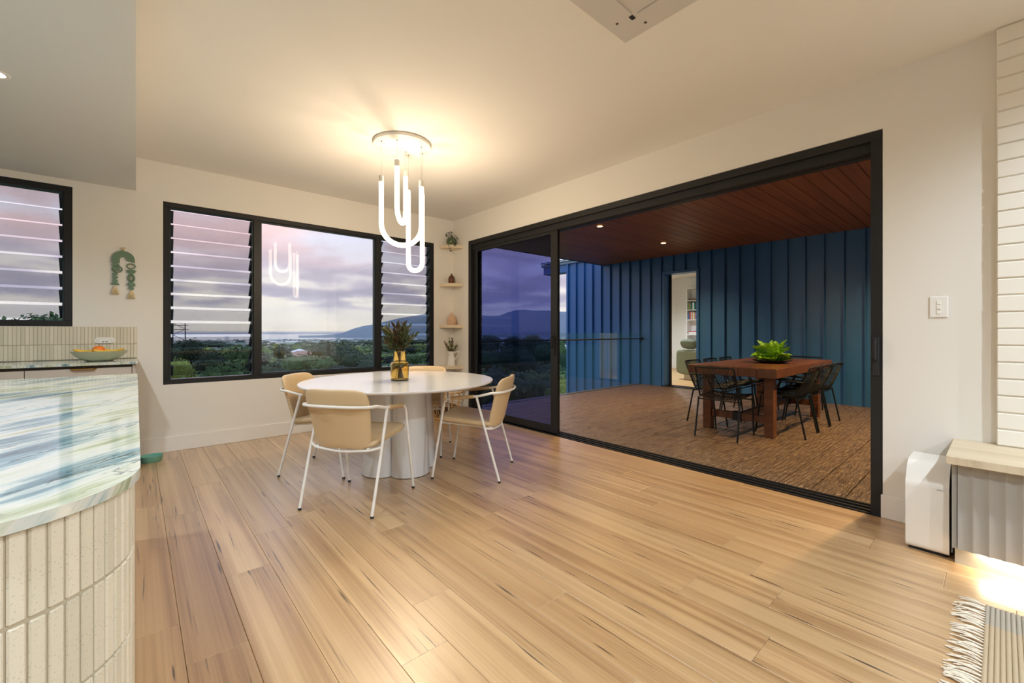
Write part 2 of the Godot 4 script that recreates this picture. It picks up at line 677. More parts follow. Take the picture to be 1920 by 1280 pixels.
	M.leaf = mat(rgb(70, 104, 48), 0.45)
	M.leaf_dark = mat(rgb(44, 66, 40), 0.5)
	M.leaf_bright = mat(rgb(128, 186, 40), 0.4)
	M.leaf_bright.backlight_enabled = true
	M.leaf_bright.backlight = Color(0.3, 0.4, 0.1)
	M.leaf_mid = mat(rgb(92, 150, 40), 0.4)
	M.olive_leaf = mat(rgb(74, 82, 46), 0.6)
	M.rust_leaf = mat(rgb(88, 66, 40), 0.7)
	M.stem = mat(rgb(92, 74, 50), 0.8)
	M.amber = mat(Color(0.95, 0.87, 0.62, 0.0), 0.03)
	M.amber.refraction_enabled = true
	M.amber.refraction_scale = 0.05
	M.brown_glaze = mat(rgb(98, 56, 34), 0.15)
	M.peach = mat(rgb(212, 176, 146), 0.6)
	M.pot_green = mat(rgb(96, 110, 82), 0.25)
	M.orange = mat(rgb(235, 120, 30), 0.5)
	M.banana = mat(rgb(232, 186, 64), 0.55)
	M.bowl_sage = mat(rgb(196, 198, 168), 0.3)
	M.teal = mat(rgb(120, 186, 170), 0.35)
	M.cassette = mat(rgb(206, 203, 196), 0.5)
	M.rug = mat(rgb(186, 168, 140), 0.95)
	M.rug_grey = mat(rgb(172, 164, 150), 0.95)
	M.fringe = mat(rgb(232, 222, 204), 0.95)
	M.sofa = mat(rgb(126, 132, 108), 0.9)

func setting() -> void:
	# camera: level, with a small lens shift so that uprights stay upright
	var cam := Camera3D.new()
	cam.name = "camera"
	var near = 0.05
	cam.projection = Camera3D.PROJECTION_FRUSTUM
	cam.near = near
	cam.far = 30000.0
	cam.size = 2.0 * near * 640.0 / 804.38
	cam.frustum_offset = Vector2(0.0, -near * (640.0 - 621.63) / 804.38)
	add_child(cam)
	cam.position = Vector3(0, 1.126, 0)
	cam.rotation_degrees = Vector3(0, -41.235, 0)
	cam.current = true
	var env := Environment.new()
	env.background_mode = Environment.BG_SKY
	env.sky = Sky.new()
	var sm := PanoramaSkyMaterial.new()
	sm.panorama = tex(sky_image())
	env.sky.sky_material = sm
	env.background_energy_multiplier = 1.04
	env.tonemap_mode = Environment.TONE_MAPPER_LINEAR
	env.tonemap_exposure = 1.36
	env.sdfgi_enabled = true
	env.ssao_enabled = true
	env.ssil_enabled = true
	env.volumetric_fog_enabled = true
	env.volumetric_fog_density = 0.0
	var we := WorldEnvironment.new()
	we.environment = env
	add_child(we)
	lamps()

var WARM := Color(1.0, 0.90, 0.77)
var NEUTRAL := Color(0.91, 0.96, 1.0)

func downlight(at: Vector3, c: Color, e: float, label: String, group: String, angle := 78.0) -> void:
	var o = base("ceiling_downlight", at)
	tag(o, label, "downlight", group)
	var g = G.new()
	g.lathe([Vector2(0.038, -0.004), Vector2(0.052, -0.004), Vector2(0.055, 0.0), Vector2(0.038, 0.0)], 28)
	part(g, "trim_ring", M.white_matt, o)
	g = G.new()
	g.lathe([Vector2(0.0, -0.002), Vector2(0.038, -0.002), Vector2(0.038, 0.0), Vector2(0.0, 0.0)], 28)
	part(g, "lens", glow(c, 6.0), o)
	spot(at + Vector3(0, -0.02, 0), at + Vector3(0, -1, 0), c, e, angle, 0.04, 1.0 if group.begins_with("deck") else 0.6)

func lamps() -> void:
	make_materials()
	# kitchen bulkhead, living room ceiling behind, deck ceiling, study
	for z in [-3.27, -1.8, -0.35]:
		downlight(Vector3(-0.525, 2.40, z), NEUTRAL, 1.35, "small round downlight in the low kitchen bulkhead", "kitchen bulkhead downlights")
	for p in [Vector3(0.9, CEIL, 1.0), Vector3(2.4, CEIL, 1.0), Vector3(0.9, CEIL, 2.6), Vector3(2.4, CEIL, 2.6)]:
		downlight(p, NEUTRAL, 2.3, "small round downlight in the living room ceiling", "living room downlights")
	for x in [5.205, 7.033]:
		downlight(Vector3(x, CEIL - 0.004, -3.95), Color(1.0, 0.82, 0.56), 4.5, "glowing round downlight in the dark timber deck ceiling", "deck ceiling downlights", 64.0)
	for x in [5.205, 7.033]:  # second row, added out of sight to brighten the table end of the deck
		downlight(Vector3(x, CEIL - 0.004, -0.35), Color(1.0, 0.82, 0.56), 7.0, "added unseen round downlight brightening the deck from beyond the door jamb", "deck downlights added beyond the jamb", 70.0)
	pendant()

func pendant() -> void:
	var o = base("pendant_light", Vector3(1.68, CEIL, -3.31))
	tag(o, "three glowing white loop tubes hung from a round ceiling plate", "pendant light")
	var g = G.new()
	g.lathe([Vector2(0, -0.032), Vector2(0.230, -0.032), Vector2(0.235, -0.028), Vector2(0.235, -0.003), Vector2(0.225, 0.0), Vector2(0, 0.0)], 64)
	part(g, "ceiling_plate", M.white_matt, o)
	var off = Vector3(1.68, CEIL, -3.31)
	var loops = [
		[Vector3(1.49, 0, -3.301), Vector3(1.791, 0, -3.192), 2.385, 1.835],
		[Vector3(1.578, 0, -3.202), Vector3(1.736, 0, -3.363), 2.505, 2.03],
		[Vector3(1.788, 0, -3.413), Vector3(1.863, 0, -3.303), 2.36, 1.655]]
	var lit = glow(Color(1.0, 0.91, 0.76), 2.4)
	for lp in loops:
		var a: Vector3 = lp[0] - Vector3(off.x, 0, off.z)
		var b: Vector3 = lp[1] - Vector3(off.x, 0, off.z)
		var r = (b - a).length() * 0.5
		var top = lp[2] - CEIL
		var low = lp[3] - CEIL + r
		var mid = (a + b) * 0.5
		var d = (b - a).normalized()
		# straight legs and the bend are separate glowing lengths, each with its light inside
		var bend = []
		for k in 19:
			var an = PI + PI * k / 18.0
			bend.append(mid + d * cos(an) * r + Vector3.UP * (low + sin(an) * r))
		g = G.new()
		g.tube(bend, 0.0195, 14, false)
		var tb = part(g, "light_tube", lit, o)
		omni(off + bend[9], WARM, 0.15, 0.015)
		for e in [a, b]:
			var y0 = top - 0.05
			var n = int(ceil((y0 - low) / 0.42))
			for k in n:
				var ya = lerpf(y0, low, float(k) / n)
				var yb = lerpf(y0, low, float(k + 1) / n)
				g = G.new()
				g.tube([e + Vector3.UP * ya, e + Vector3.UP * yb], 0.0195, 14, false)
				part(g, "light_tube", lit, o)
				if yb + CEIL < 2.1:
					omni(off + e + Vector3.UP * (yb + 0.06), WARM, 0.065, 0.015)
		for e in [a, b]:
			g = G.new()
			g.tube([e + Vector3.UP * (top - 0.052), e + Vector3.UP * (top - 0.004), e + Vector3.UP * top], [0.0205, 0.0205, 0.017], 14)
			part(g, "end_cap", M.white_matt, tb)
			g = G.new()
			g.tube([e + Vector3.UP * top, e + Vector3.UP * -0.03], 0.0011, 5)
			part(g, "wire", M.chrome, tb)
			g = G.new()
			g.lathe([Vector2(0, -0.04), Vector2(0.004, -0.04), Vector2(0.006, -0.032), Vector2(0, -0.032)], 10, e)
			part(g, "wire_gland", M.chrome, tb)

func shell() -> void:
	# back wall with two window openings
	var g = G.new()
	add_span(g, -4.5, -2.6, 0, 2.9, ZA - 0.2, ZA)
	add_span(g, -2.6, -0.402, 0, 1.17, ZA - 0.2, ZA)
	add_span(g, -2.6, -0.402, 2.344, 2.9, ZA - 0.2, ZA)
	add_span(g, -0.402, 0.19, 0, 2.9, ZA - 0.2, ZA)
	add_span(g, 0.19, 3.09, 0, 0.629, ZA - 0.2, ZA)
	add_span(g, 0.19, 3.09, 2.345, 2.9, ZA - 0.2, ZA)
	add_span(g, 3.09, XB + 0.2, 0, 2.9, ZA - 0.2, ZA)
	tag(part(g, "wall_back", M.paint, self), "cream painted wall holding the louvre windows", "wall", "", "structure")
	# door wall
	g = G.new()
	add_span(g, XB, XB + 0.2, 0, 2.9, ZA, -4.80)
	add_span(g, XB, XB + 0.2, 2.36, 2.9, -4.80, -0.475)
	add_span(g, XB, XB + 0.2, 0, 2.9, -0.475, 4.2)
	tag(part(g, "wall_right", M.paint, self), "cream painted wall around the wide sliding door", "wall", "", "structure")
	tag(part(span(-4.7, -4.5, 0, 2.9, ZA - 0.2, 4.4), "wall_left", M.paint, self), "cream wall at the end of the kitchen", "wall", "", "structure")
	g = G.new()
	add_span(g, -4.5, -1.2, 0, 2.9, 4.2, 4.4)
	add_span(g, -1.2, 2.6, 0, 0.15, 4.2, 4.4)
	add_span(g, -1.2, 2.6, 2.4, 2.9, 4.2, 4.4)
	add_span(g, 2.6, XB + 0.2, 0, 2.9, 4.2, 4.4)
	tag(part(g, "wall_front", M.paint, self), "cream wall closing the living room", "wall", "", "structure")
	tag(part(span(-4.5, XB, CEIL, 2.9, ZA, 4.2), "ceiling", M.ceiling, self), "flat white plaster ceiling over the dining room", "ceiling", "", "structure")
	tag(part(span(-4.5, 0.0, 2.40, CEIL, ZA, 1.6), "ceiling_kitchen", M.soffit, self), "lowered white bulkhead over the kitchen island", "ceiling", "", "structure")
	# floor of oak planks
	var fl = structure("floor", "light oak plank floor with dark knots and cracks", "floor")
	part(span(-4.5, XB, -0.2, -0.012, ZA, 4.2), "subfloor", M.oak1, fl)
	var pitch = (3.400 - 0.127) / 18.0
	var ln = 1.52
	var known = {-1: -2.09, 0: -1.81, 1: -2.342, 2: -2.718, 3: -1.333}
	var cache = {}
	rng.seed = 42
	for col in range(-2, 18):
		var x0 = 0.127 + pitch * col
		var z = known[col] if known.has(col) else -rng.randf() * ln - 1.2
		while z - ln > ZA:
			z -= ln
		z -= ln
		while z < 1.6:
			var a = maxf(z, ZA)
			var b = minf(z + ln, 1.6)
			if b - a > 0.02:
				var vr = rng.randi() % 12
				var key = "%d_%.3f" % [vr, b - a]
				if not cache.has(key):
					g = G.new()
					g.uvo = Vector2(vr * 0.283, vr * 0.719)
					g.box(Vector3(0, -0.006, 0), Vector3(pitch - 0.0012, 0.012, b - a - 0.0012), 0.0011)
					cache[key] = g.mesh()
				part(cache[key], "plank", M["oak%d" % (vr % 3)], fl, Vector3(x0 + pitch * 0.5, 0, (a + b) * 0.5))
			z += ln
	# skirting
	g = span(0.02, XB - 0.012, 0, 0.14, ZA, ZA + 0.014, 0.003)
	tag(part(g, "baseboard_back", M.trim, self), "cream skirting board under the dining window", "baseboard", "", "structure")
	g = span(XB - 0.014, XB, 0, 0.14, -0.482, -0.14, 0.003)
	tag(part(g, "baseboard_right", M.trim, self), "short white skirting board beside the sliding door", "baseboard", "", "structure")
	g = span(XB - 0.014, XB, 0, 0.14, -5.14, -4.80, 0.003)
	tag(part(g, "baseboard_corner", M.trim, self), "short cream skirting board in the shelf corner", "baseboard", "", "structure")

func louvre_bank(o: Node3D, x0: float, x1: float, y0: float, y1: float, zc: float) -> void:
	# side channels, clips and tilted glass blades; the outer edge of each blade hangs lower
	var pitch = 0.133
	var n = int((y1 - y0) / pitch)
	var m = (y1 - y0 - n * pitch) * 0.5
	for s in [x0, x1]:
		var inx = 0.012 if s == x0 else -0.012
		part(span(s, s + inx, y0, y1, zc - 0.05, zc + 0.035), "louvre_channel", M.teal_black, o)
	var blade = G.new()
	var hgt = 0.104
	var dep = 0.088
	var q = Basis(Vector3.RIGHT, atan2(dep, hgt))
	blade.xf = Transform3D(q, Vector3.ZERO)
	blade.box(Vector3.ZERO, Vector3(x1 - x0 - 0.05, sqrt(hgt * hgt + dep * dep), 0.006), 0.001)
	var bm = blade.mesh()
	var clip = G.new()
	clip.xf = Transform3D(q, Vector3.ZERO)
	clip.box(Vector3.ZERO, Vector3(0.024, 0.128, 0.017), 0.003)
	var cm = clip.mesh()
	for k in n:
		var y = y0 + m + pitch * (k + 0.5)
		part(bm, "glass_blade", M.louvre, o, Vector3((x0 + x1) * 0.5, y, zc))
		for s in [x0 + 0.020, x1 - 0.020]:
			part(cm, "blade_clip", M.teal_black, o, Vector3(s, y, zc))

func window_frame(o: Node3D, x0, x1, y0, y1, z0, z1, w) -> void:
	part(span(x0, x1, y1 - w, y1, z0, z1, 0.002), "head", M.black, o)
	part(span(x0, x1, y0, y0 + w, z0, z1, 0.002), "sill", M.black, o)
	part(span(x0, x0 + w, y0 + w, y1 - w, z0, z1, 0.002), "jamb", M.black, o)
	part(span(x1 - w, x1, y0 + w, y1 - w, z0, z1, 0.002), "jamb", M.black, o)

func windows() -> void:
	var z1 = ZA - 0.008
	var z0 = ZA - 0.115
	var o = structure("window_1", "black framed kitchen window of tilted glass louvres", "window")
	window_frame(o, -2.60, -0.402, 1.17, 2.344, z0, z1, 0.05)
	louvre_bank(o, -1.48, -0.452, 1.22, 2.294, ZA - 0.06)
	part(span(-1.53, -1.48, 1.22, 2.294, z0, z1, 0.002), "mullion", M.black, o)
	louvre_bank(o, -2.55, -1.53, 1.22, 2.294, ZA - 0.06)
	o = structure("window_2", "wide black framed dining window, fixed pane between two louvre banks", "window")
	window_frame(o, 0.19, 3.09, 0.629, 2.345, z0, z1, 0.046)
	for x in [0.927, 2.262]:
		part(span(x, x + 0.066, 0.675, 2.299, z0, z1, 0.002), "mullion", M.black, o)
	louvre_bank(o, 0.236, 0.927, 0.675, 2.299, ZA - 0.06)
	louvre_bank(o, 2.328, 3.044, 0.675, 2.299, ZA - 0.06)
	window_frame_bead(o, 0.993, 2.262, 0.675, 2.299, ZA - 0.05)
	part(span(1.0, 2.255, 0.682, 2.292, ZA - 0.056, ZA - 0.050), "fixed_pane", M.glass, o)
	# the living room window behind the camera, whose daylight falls on the chimney wall
	o = structure("window_3", "wide black framed living room window", "window")
	window_frame(o, -1.2, 2.6, 0.15, 2.4, 4.25, 4.35, 0.05)
	part(span(0.67, 0.73, 0.2, 2.35, 4.25, 4.35), "mullion", M.black, o)
	part(span(-1.15, 0.67, 0.2, 2.35, 4.297, 4.303), "fixed_pane", M.glass, o)
	part(span(0.73, 2.55, 0.2, 2.35, 4.297, 4.303), "fixed_pane", M.glass, o)

func window_frame_bead(o, x0, x1, y0, y1, z) -> void:
	var w = 0.014
	part(span(x0, x1, y1 - w, y1, z - 0.02, z + 0.012), "glazing_bead", M.teal_black, o)
	part(span(x0, x1, y0, y0 + w, z - 0.02, z + 0.012), "glazing_bead", M.teal_black, o)
	part(span(x0, x0 + w, y0 + w, y1 - w, z - 0.02, z + 0.012), "glazing_bead", M.teal_black, o)
	part(span(x1 - w, x1, y0 + w, y1 - w, z - 0.02, z + 0.012), "glazing_bead", M.teal_black, o)

func sliding_door() -> void:
	var o = structure("door_1", "wide black stacking sliding door with one dark glass panel", "door")
	var x0 = XB + 0.004
	var x1 = XB + 0.196
	# frame
	part(span(x0, x1, 2.302, 2.356, -4.796, -0.479, 0.002), "head", M.black, o)
	part(span(x0 + 0.03, x0 + 0.075, 2.24, 2.302, -4.74, -0.53), "head_track", M.black_soft, o)
	part(span(x0 + 0.12, x1, 2.25, 2.302, -4.74, -0.53), "head_track", M.black, o)
	part(span(x0, x1, 0.0, 2.302, -4.796, -4.742, 0.002), "jamb", M.black, o)
	part(span(x0, x1, 0.0, 2.302, -0.533, -0.479, 0.002), "jamb", M.black, o)
	part(span(x0, x1, -0.03, -0.012, -4.742, -0.533), "threshold", M.black_soft, o)
	for x in [x0, x0 + 0.06, x0 + 0.12, x1 - 0.02]:
		part(span(x, x + 0.018, -0.012, 0.004, -4.742, -0.533, 0.002), "track_rail", M.black, o)
	# the panel left closed
	var px0 = XB + 0.045
	var px1 = XB + 0.085
	var p = Node3D.new()
	p.name = "sliding_panel"
	o.add_child(p)
	part(span(px0, px1, 0.008, 2.29, -3.293, -3.19, 0.003), "stile", M.black, p)
	part(span(px0, px1, 0.008, 2.29, -4.742, -4.655, 0.003), "stile", M.black, p)
	part(span(px0, px1, 0.008, 0.095, -4.655, -3.293, 0.003), "bottom_rail", M.black, p)
	part(span(px0, px1, 2.205, 2.29, -4.655, -3.293, 0.003), "top_rail", M.black, p)
	part(span(px0 + 0.016, px0 + 0.024, 0.095, 2.205, -4.655, -3.293), "dark_pane", M.dark_glass, p)
	for q in [[-3.245, px0], [-0.508, x0 - 0.002]]:
		var g = G.new()
		add_span(g, q[1] - 0.012, q[1], 0.855, 1.095, q[0] - 0.018, q[0] + 0.018, 0.004)
		g.tube(arc([Vector3(q[1], 1.075, q[0]), Vector3(q[1] - 0.04, 1.075, q[0]), Vector3(q[1] - 0.04, 0.955, q[0]), Vector3(q[1], 0.955, q[0])], 0.015), 0.008, 8)
		part(g, "handle", M.black_soft, o)

func chimney() -> void:
	var o = structure("wall_chimney", "white painted brick chimney breast above the timber bench", "wall")
	var x0 = XB - 0.055
	part(span(x0 + 0.008, XB, 0.537, CEIL, -0.012, 1.8), "mortar_bed", M.mortar, o)
	var row = 0
	var y = 0.540
	var cache = {}
	while y < CEIL - 0.01:
		var h = minf(0.0795, CEIL - y - 0.002)
		var z = -0.016 - (0.18 if row % 2 else 0.0)
		while z < 1.8:
			var a = maxf(z, -0.016)
			var b = minf(z + 0.354, 1.8)
			if b - a > 0.03:
				var key = "%.3f_%.3f" % [b - a, h]
				if not cache.has(key):
					cache[key] = gbox(Vector3.ZERO, Vector3(0.050, h, b - a), 0.004).mesh()
				part(cache[key], "brick", M.brick, o, Vector3(x0 + 0.025 + rng.randf() * 0.003, y + h * 0.5, (a + b) * 0.5))
			z += 0.360
		y += 0.0864
		row += 1

func deck() -> void:
	var o = structure("deck", "brown embossed timber-look deck boards outside the sliding door", "deck")
	part(span(XB + 0.2, XC, -0.25, -0.052, -5.26, 0.9), "deck_frame", M.black_soft, o)
	var z = -0.715 + 0.2025 * 7
	var k = 0
	var cache = []
	for i in 6:
		var g = G.new()
		g.uvo = Vector2(i * 0.37, i * 0.21)
		g.box(Vector3.ZERO, Vector3(XC - XB - 0.21, 0.030, 0.1965), 0.004)
		cache.append(g.mesh())
	while z > -5.2:
		part(cache[k % 6], "deck_board", M.deck, o, Vector3((XB + 0.2 + XC) * 0.5, -0.035, z - 0.10125))
		z -= 0.2025
		k += 1
	# lined ceiling
	o = structure("ceiling_deck", "dark stained timber board ceiling over the deck", "ceiling")
	part(span(XB + 0.2, XC + 0.2, 2.722, 2.95, -6.22, 0.9), "roof_slab", M.black_soft, o)
	part(span(XB + 0.2, XC + 0.05, 2.69, 2.95, -6.25, -6.22), "fascia", M.cladding, o)
	cache = []
	for i in 6:
		var g = G.new()
		g.uvo = Vector2(i * 0.31, i * 0.53)
		# grain along the board: build along z, then turn
		g.xf = Transform3D(Basis(Vector3.UP, PI / 2), Vector3.ZERO)
		g.box(Vector3.ZERO, Vector3(0.1405, 0.018, XC - XB - 0.2), 0.004)
		cache.append(g.mesh())
	z = -0.892 + 0.145 * 12
	k = 0
	while z > -6.15:
		part(cache[(k * 5) % 6], "ceiling_board", M.soffit_wood, o, Vector3((XB + 0.2 + XC) * 0.5, 2.711, z - 0.0725))
		z -= 0.145
		k += 1
	# clad wall with standing seams
	o = structure("wall_deck", "dark blue standing seam metal clad wall across the deck", "wall")
	var g2 = G.new()
	add_span(g2, XC + 0.02, XC + 0.2, -3.0, 2.9, -7.307, -4.70)
	add_span(g2, XC + 0.02, XC + 0.2, 2.372, 2.9, -4.70, -3.92)
	add_span(g2, XC + 0.02, XC + 0.2, -3.0, 0.0, -4.70, -3.92)
	add_span(g2, XC + 0.02, XC + 0.2, -3.0, 2.9, -3.92, 0.9)
	part(g2, "wall_core", M.black_soft, o)
	var pw = 0.2585
	var zz = -7.307
	var cache2 = {}
	while zz < 0.9:
		var a = zz + 0.004
		var b = minf(zz + pw - 0.004, 0.9)
		var segs = [[a, b, -2.9, 2.86]]
		if b > -4.70 and a < -3.92:
			segs = [[a, b, 2.372, 2.86]]
			if a < -4.70:
				segs.append([a, -4.70, -0.2, 2.372])
			if b > -3.92:
				segs.append([-3.92, b, -0.2, 2.372])
		for q in segs:
			part(span(XC, XC + 0.02, q[2], q[3], q[0], q[1], 0.002), "cladding_sheet", M.cladding, o)
		var y0 = -2.9
		if zz > -5.28:
			y0 = -0.018
		if zz > -4.70 and zz < -3.92:
			y0 = 2.372
		part(span(XC - 0.050, XC + 0.02, y0, 2.86, zz - 0.006, zz + 0.006, 0.002), "standing_seam", M.seam, o)
		zz += pw
	part(span(XC - 0.05, XC + 0.22, -2.9, 2.86, -7.36, -7.312, 0.003), "corner_flashing", M.cladding, o)
	tag(part(span(XB + 0.2, XC + 0.2, -0.3, 2.9, 0.9, 1.1), "wall_deck_end", M.cladding, self), "dark blue wall closing the end of the deck", "wall", "", "structure")
	# doorway through it
	o = structure("door_2", "dark blue framed doorway into the lit study", "door")
	part(span(XC - 0.04, XC + 0.2, 0, 2.372, -4.70, -4.65, 0.002), "jamb", M.cladding, o)
	part(span(XC - 0.04, XC + 0.2, 0, 2.372, -3.97, -3.92, 0.002), "jamb", M.cladding, o)
	part(span(XC - 0.04, XC + 0.2, 2.322, 2.372, -4.65, -3.97, 0.002), "head", M.cladding, o)
	part(span(XC + 0.16, XC + 0.2, 0, 2.322, -4.65, -4.61), "pocket_door_edge", M.black_soft, o)
	part(span(XC + 0.155, XC + 0.16, 0.95, 1.10, -4.645, -4.615), "latch", M.black_soft, o)
	part(span(XC - 0.03, XC + 0.2, -0.05, 0.0, -4.65, -3.97), "threshold", M.black_soft, o)

func wing() -> void:
	# the far end of the neighbouring wing: eave beam and ribbed metal roof
	var o = structure("roof_wing", "ribbed pale metal roof edge of the far wing", "roof")
	part(span(XC - 0.02, XC + 0.25, 2.66, 2.86, -8.2, -7.36, 0.004), "eave_beam", M.cladding, o)
	part(span(XC - 0.06, XC + 0.30, 2.86, 2.92, -8.25, -6.3, 0.004), "eave_flashing", mat(rgb(120, 150, 170), 0.5), o)
	var rm = mat(rgb(214, 220, 222), 0.4)
	var rd = mat(rgb(70, 100, 118), 0.5)
	var b = Basis(Vector3(0, 0, 1), 0.12)
	var g = G.new()
	g.xf = Transform3D(b, Vector3(XC - 0.1, 2.94, -7.28))
	g.box(Vector3(2.5, 0.0, 0), Vector3(5.0, 0.02, 1.95))
	part(g, "roof_sheet", rm, o)
	for k in 10:
		g = G.new()
		g.xf = Transform3D(b, Vector3(XC - 0.1, 2.955, -8.2 + k * 0.2))
		g.box(Vector3(2.5, 0.012, 0), Vector3(5.0, 0.03, 0.05), 0.008)
		part(g, "roof_rib", rd, o)

func balustrade() -> void:
	var o = base("glass_balustrade", Vector3(0, 0, -5.235))
	tag(o, "frameless glass balustrade with thin dark rail along the deck edge", "balustrade")
	var x = XB + 0.25
	var w = (XC - 0.06 - x) / 4.0
	for k in 4:
		part(span(x + w * k + 0.012, x + w * (k + 1) - 0.012, -0.02, 1.10, -0.006, 0.006, 0.001), "glass_panel", M.rail_glass, o)
		for q in [0.25, 0.75]:
			part(span(x + w * (k + q) - 0.05, x + w * (k + q) + 0.05, 0.965, 0.985, 0.006, 0.03, 0.003), "rail_bracket", M.chrome, o)
	var g = G.new()
	g.tube([Vector3(XB + 0.21, 0.975, 0.045), Vector3(XC - 0.005, 0.975, 0.045)], 0.012, 10)
	part(g, "handrail", M.black_soft, o)
	g = G.new()
	add_span(g, XC - 0.02, XC, 0.95, 1.0, 0.02, 0.07, 0.004)
	part(g, "wall_bracket", M.black_soft, o)
	part(span(XB + 0.2, XC - 0.002, -0.06, -0.02, -0.03, 0.03), "base_channel", M.black_soft, o)

func study() -> void:
	var wx = XC + 0.2
	var fx = 12.6
	var g = G.new()
	g.uvo = Vector2(0.3, 0.1)
	add_span(g, wx, fx + 0.2, -0.2, 0.0, -7.2, -2.4)
	tag(part(g, "floor_study", M.study_floor, self), "pale timber floor of the study", "floor", "", "structure")
	g = G.new()
	add_span(g, fx, fx + 0.2, 0, 2.75, -7.2, -2.4)
	add_span(g, wx, fx, 0, 2.75, -7.28, -7.2)
	add_span(g, wx, fx, 0, 2.75, -2.4, -2.2)
	add_span(g, wx + 0.001, wx + 0.02, 0, 2.75, -7.2, -4.70)
	add_span(g, wx + 0.001, wx + 0.02, 0, 2.75, -3.92, -2.4)
	add_span(g, wx + 0.001, wx + 0.02, 2.372, 2.75, -4.70, -3.92)
	tag(part(g, "wall_study", M.paint, self), "pale wall of the lit study seen through the doorway", "wall", "", "structure")
	tag(part(span(wx, fx + 0.2, 2.75, 2.9, -7.28, -2.2), "ceiling_study", M.ceiling, self), "white study ceiling seen through the doorway", "ceiling", "", "structure")
	tag(part(span(fx - 0.015, fx, 0, 0.16, -7.2, -6.2, 0.003), "baseboard_study", M.trim, self), "white skirting board in the study", "baseboard", "", "structure")
	downlight(Vector3(10.0, 2.75, -5.6), NEUTRAL, 5.5, "round downlight in the study ceiling", "", 75.0)
	# outlet
	var ot = base("wall_outlet", Vector3(fx, 0.42, -6.85))
	tag(ot, "white double power outlet low on the study wall", "outlet")
	part(span(-0.012, 0, -0.04, 0.04, -0.06, 0.06, 0.004), "faceplate", M.white, ot)
	for q in [-0.028, 0.028]:
		part(span(-0.016, -0.012, 0.008, 0.026, q - 0.008, q + 0.008, 0.002), "switch", M.white_matt, ot)
	# bookcase against the far wall
	var bc = base("bookcase", Vector3(fx - 0.16, 0, -5.55))
	tag(bc, "tall white open bookcase against the study wall", "bookcase")
	part(span(-0.15, 0.15, 0, 2.42, -0.62, -0.595), "side_panel", M.white, bc)
	part(span(-0.15, 0.15, 0, 2.42, 0.595, 0.62), "side_panel", M.white, bc)
	part(span(0.13, 0.145, 0.02, 2.40, -0.595, 0.595), "back_panel", M.white, bc)
	var ys = [0.04, 0.38, 0.72, 1.037, 1.473, 1.764, 2.045, 2.405]
	for y in ys:
		part(span(-0.148, 0.13, y - 0.012, y + 0.012, -0.595, 0.595), "shelf", M.white, bc)
	rng.seed = 9
	var cols = [rgb(70, 120, 170), rgb(60, 150, 130), rgb(230, 226, 214), rgb(190, 70, 60), rgb(60, 62, 80), rgb(210, 180, 110), rgb(110, 160, 90), rgb(240, 240, 236), rgb(150, 120, 170), rgb(200, 120, 80)]
	var names = ["blue", "teal", "cream", "red", "navy", "mustard", "green", "white", "lilac", "orange"]
	for row in [4, 5]:
		var z = -0.585
		var k = 0
		while z < -0.20:
			var w = rng.randf_range(0.024, 0.046)
			var h = rng.randf_range(0.19, 0.245)
			var bk = base("book", Vector3(fx - 0.16, ys[row] + 0.0125, -5.55 + z + w * 0.5))
			var ci = (k * 3 + row * 5 + rng.randi() % 2) % 10
			tag(bk, "upright %s book on the %s book shelf of the study bookcase" % [names[ci], "lower" if row == 4 else "upper"], "book", "upright books on the study bookcase")
			part(span(-0.12, 0.05, 0, h, -w * 0.5 + 0.0008, w * 0.5 - 0.0008, 0.003), "cover", mat(cols[ci], 0.6), bk)
			part(span(-0.115, 0.052, 0.004, h - 0.004, -w * 0.5 + 0.004, w * 0.5 - 0.004), "pages", M.white_matt, bk)
			z += w + 0.001
			k += 1
	var y0 = ys[3] + 0.0125
	for q in [[0.030, rgb(228, 222, 210), "cream"], [0.036, rgb(238, 232, 224), "white"], [0.024, rgb(196, 60, 84), "crimson"]]:
		var bk = base("book", Vector3(fx - 0.17, y0, -5.98))
		tag(bk, "%s book lying in the flat stack on the study bookcase" % q[2], "book", "stacked books on the study bookcase")
		part(span(-0.11, 0.09, 0, q[0], -0.13, 0.14, 0.002), "cover", mat(q[1], 0.6), bk)
		part(span(-0.108, 0.088, 0.004, q[0] - 0.004, -0.132, 0.138), "pages", M.white_matt, bk)
		y0 += q[0] + 0.0005
	var bx = base("storage_box", Vector3(fx - 0.17, ys[2] + 0.0125, -5.95))
	tag(bx, "small lilac lidded box on a low shelf of the study bookcase", "box")
	part(span(-0.10, 0.10, 0, 0.08, -0.17, 0.12, 0.004), "body", mat(rgb(178, 168, 190), 0.7), bx)
	part(span(-0.104, 0.104, 0.06, 0.095, -0.174, 0.124, 0.004), "lid", mat(rgb(196, 188, 204), 0.7), bx)
	var tr = base("wooden_tray", Vector3(fx - 0.16, ys[6] + 0.0125, -5.9))
	tag(tr, "thin brown wooden tray on the top shelf of the study bookcase", "tray")
	part(span(-0.13, 0.1, 0, 0.012, -0.22, 0.25, 0.003), "tray_floor", M.table_wood, tr)
	part(span(-0.13, -0.118, 0.012, 0.035, -0.22, 0.25, 0.003), "tray_rim", M.table_wood, tr)
	# armchair with a cushion
	var ac = base("armchair", Vector3(9.95, 0, -4.62), -0.35)
	tag(ac, "sage green upholstered armchair on a timber plinth in the study", "armchair")
	g = G.new()
	g.pillow(Vector3(0, 0.34, 0), Vector3(0.78, 0.44, 0.82), 0.22)
	part(g, "seat", M.sofa, ac)
	g = G.new()
	g.pillow(Vector3(-0.30, 0.42, 0), Vector3(0.20, 0.56, 0.84), 0.25)
	part(g, "backrest", M.sofa, ac)
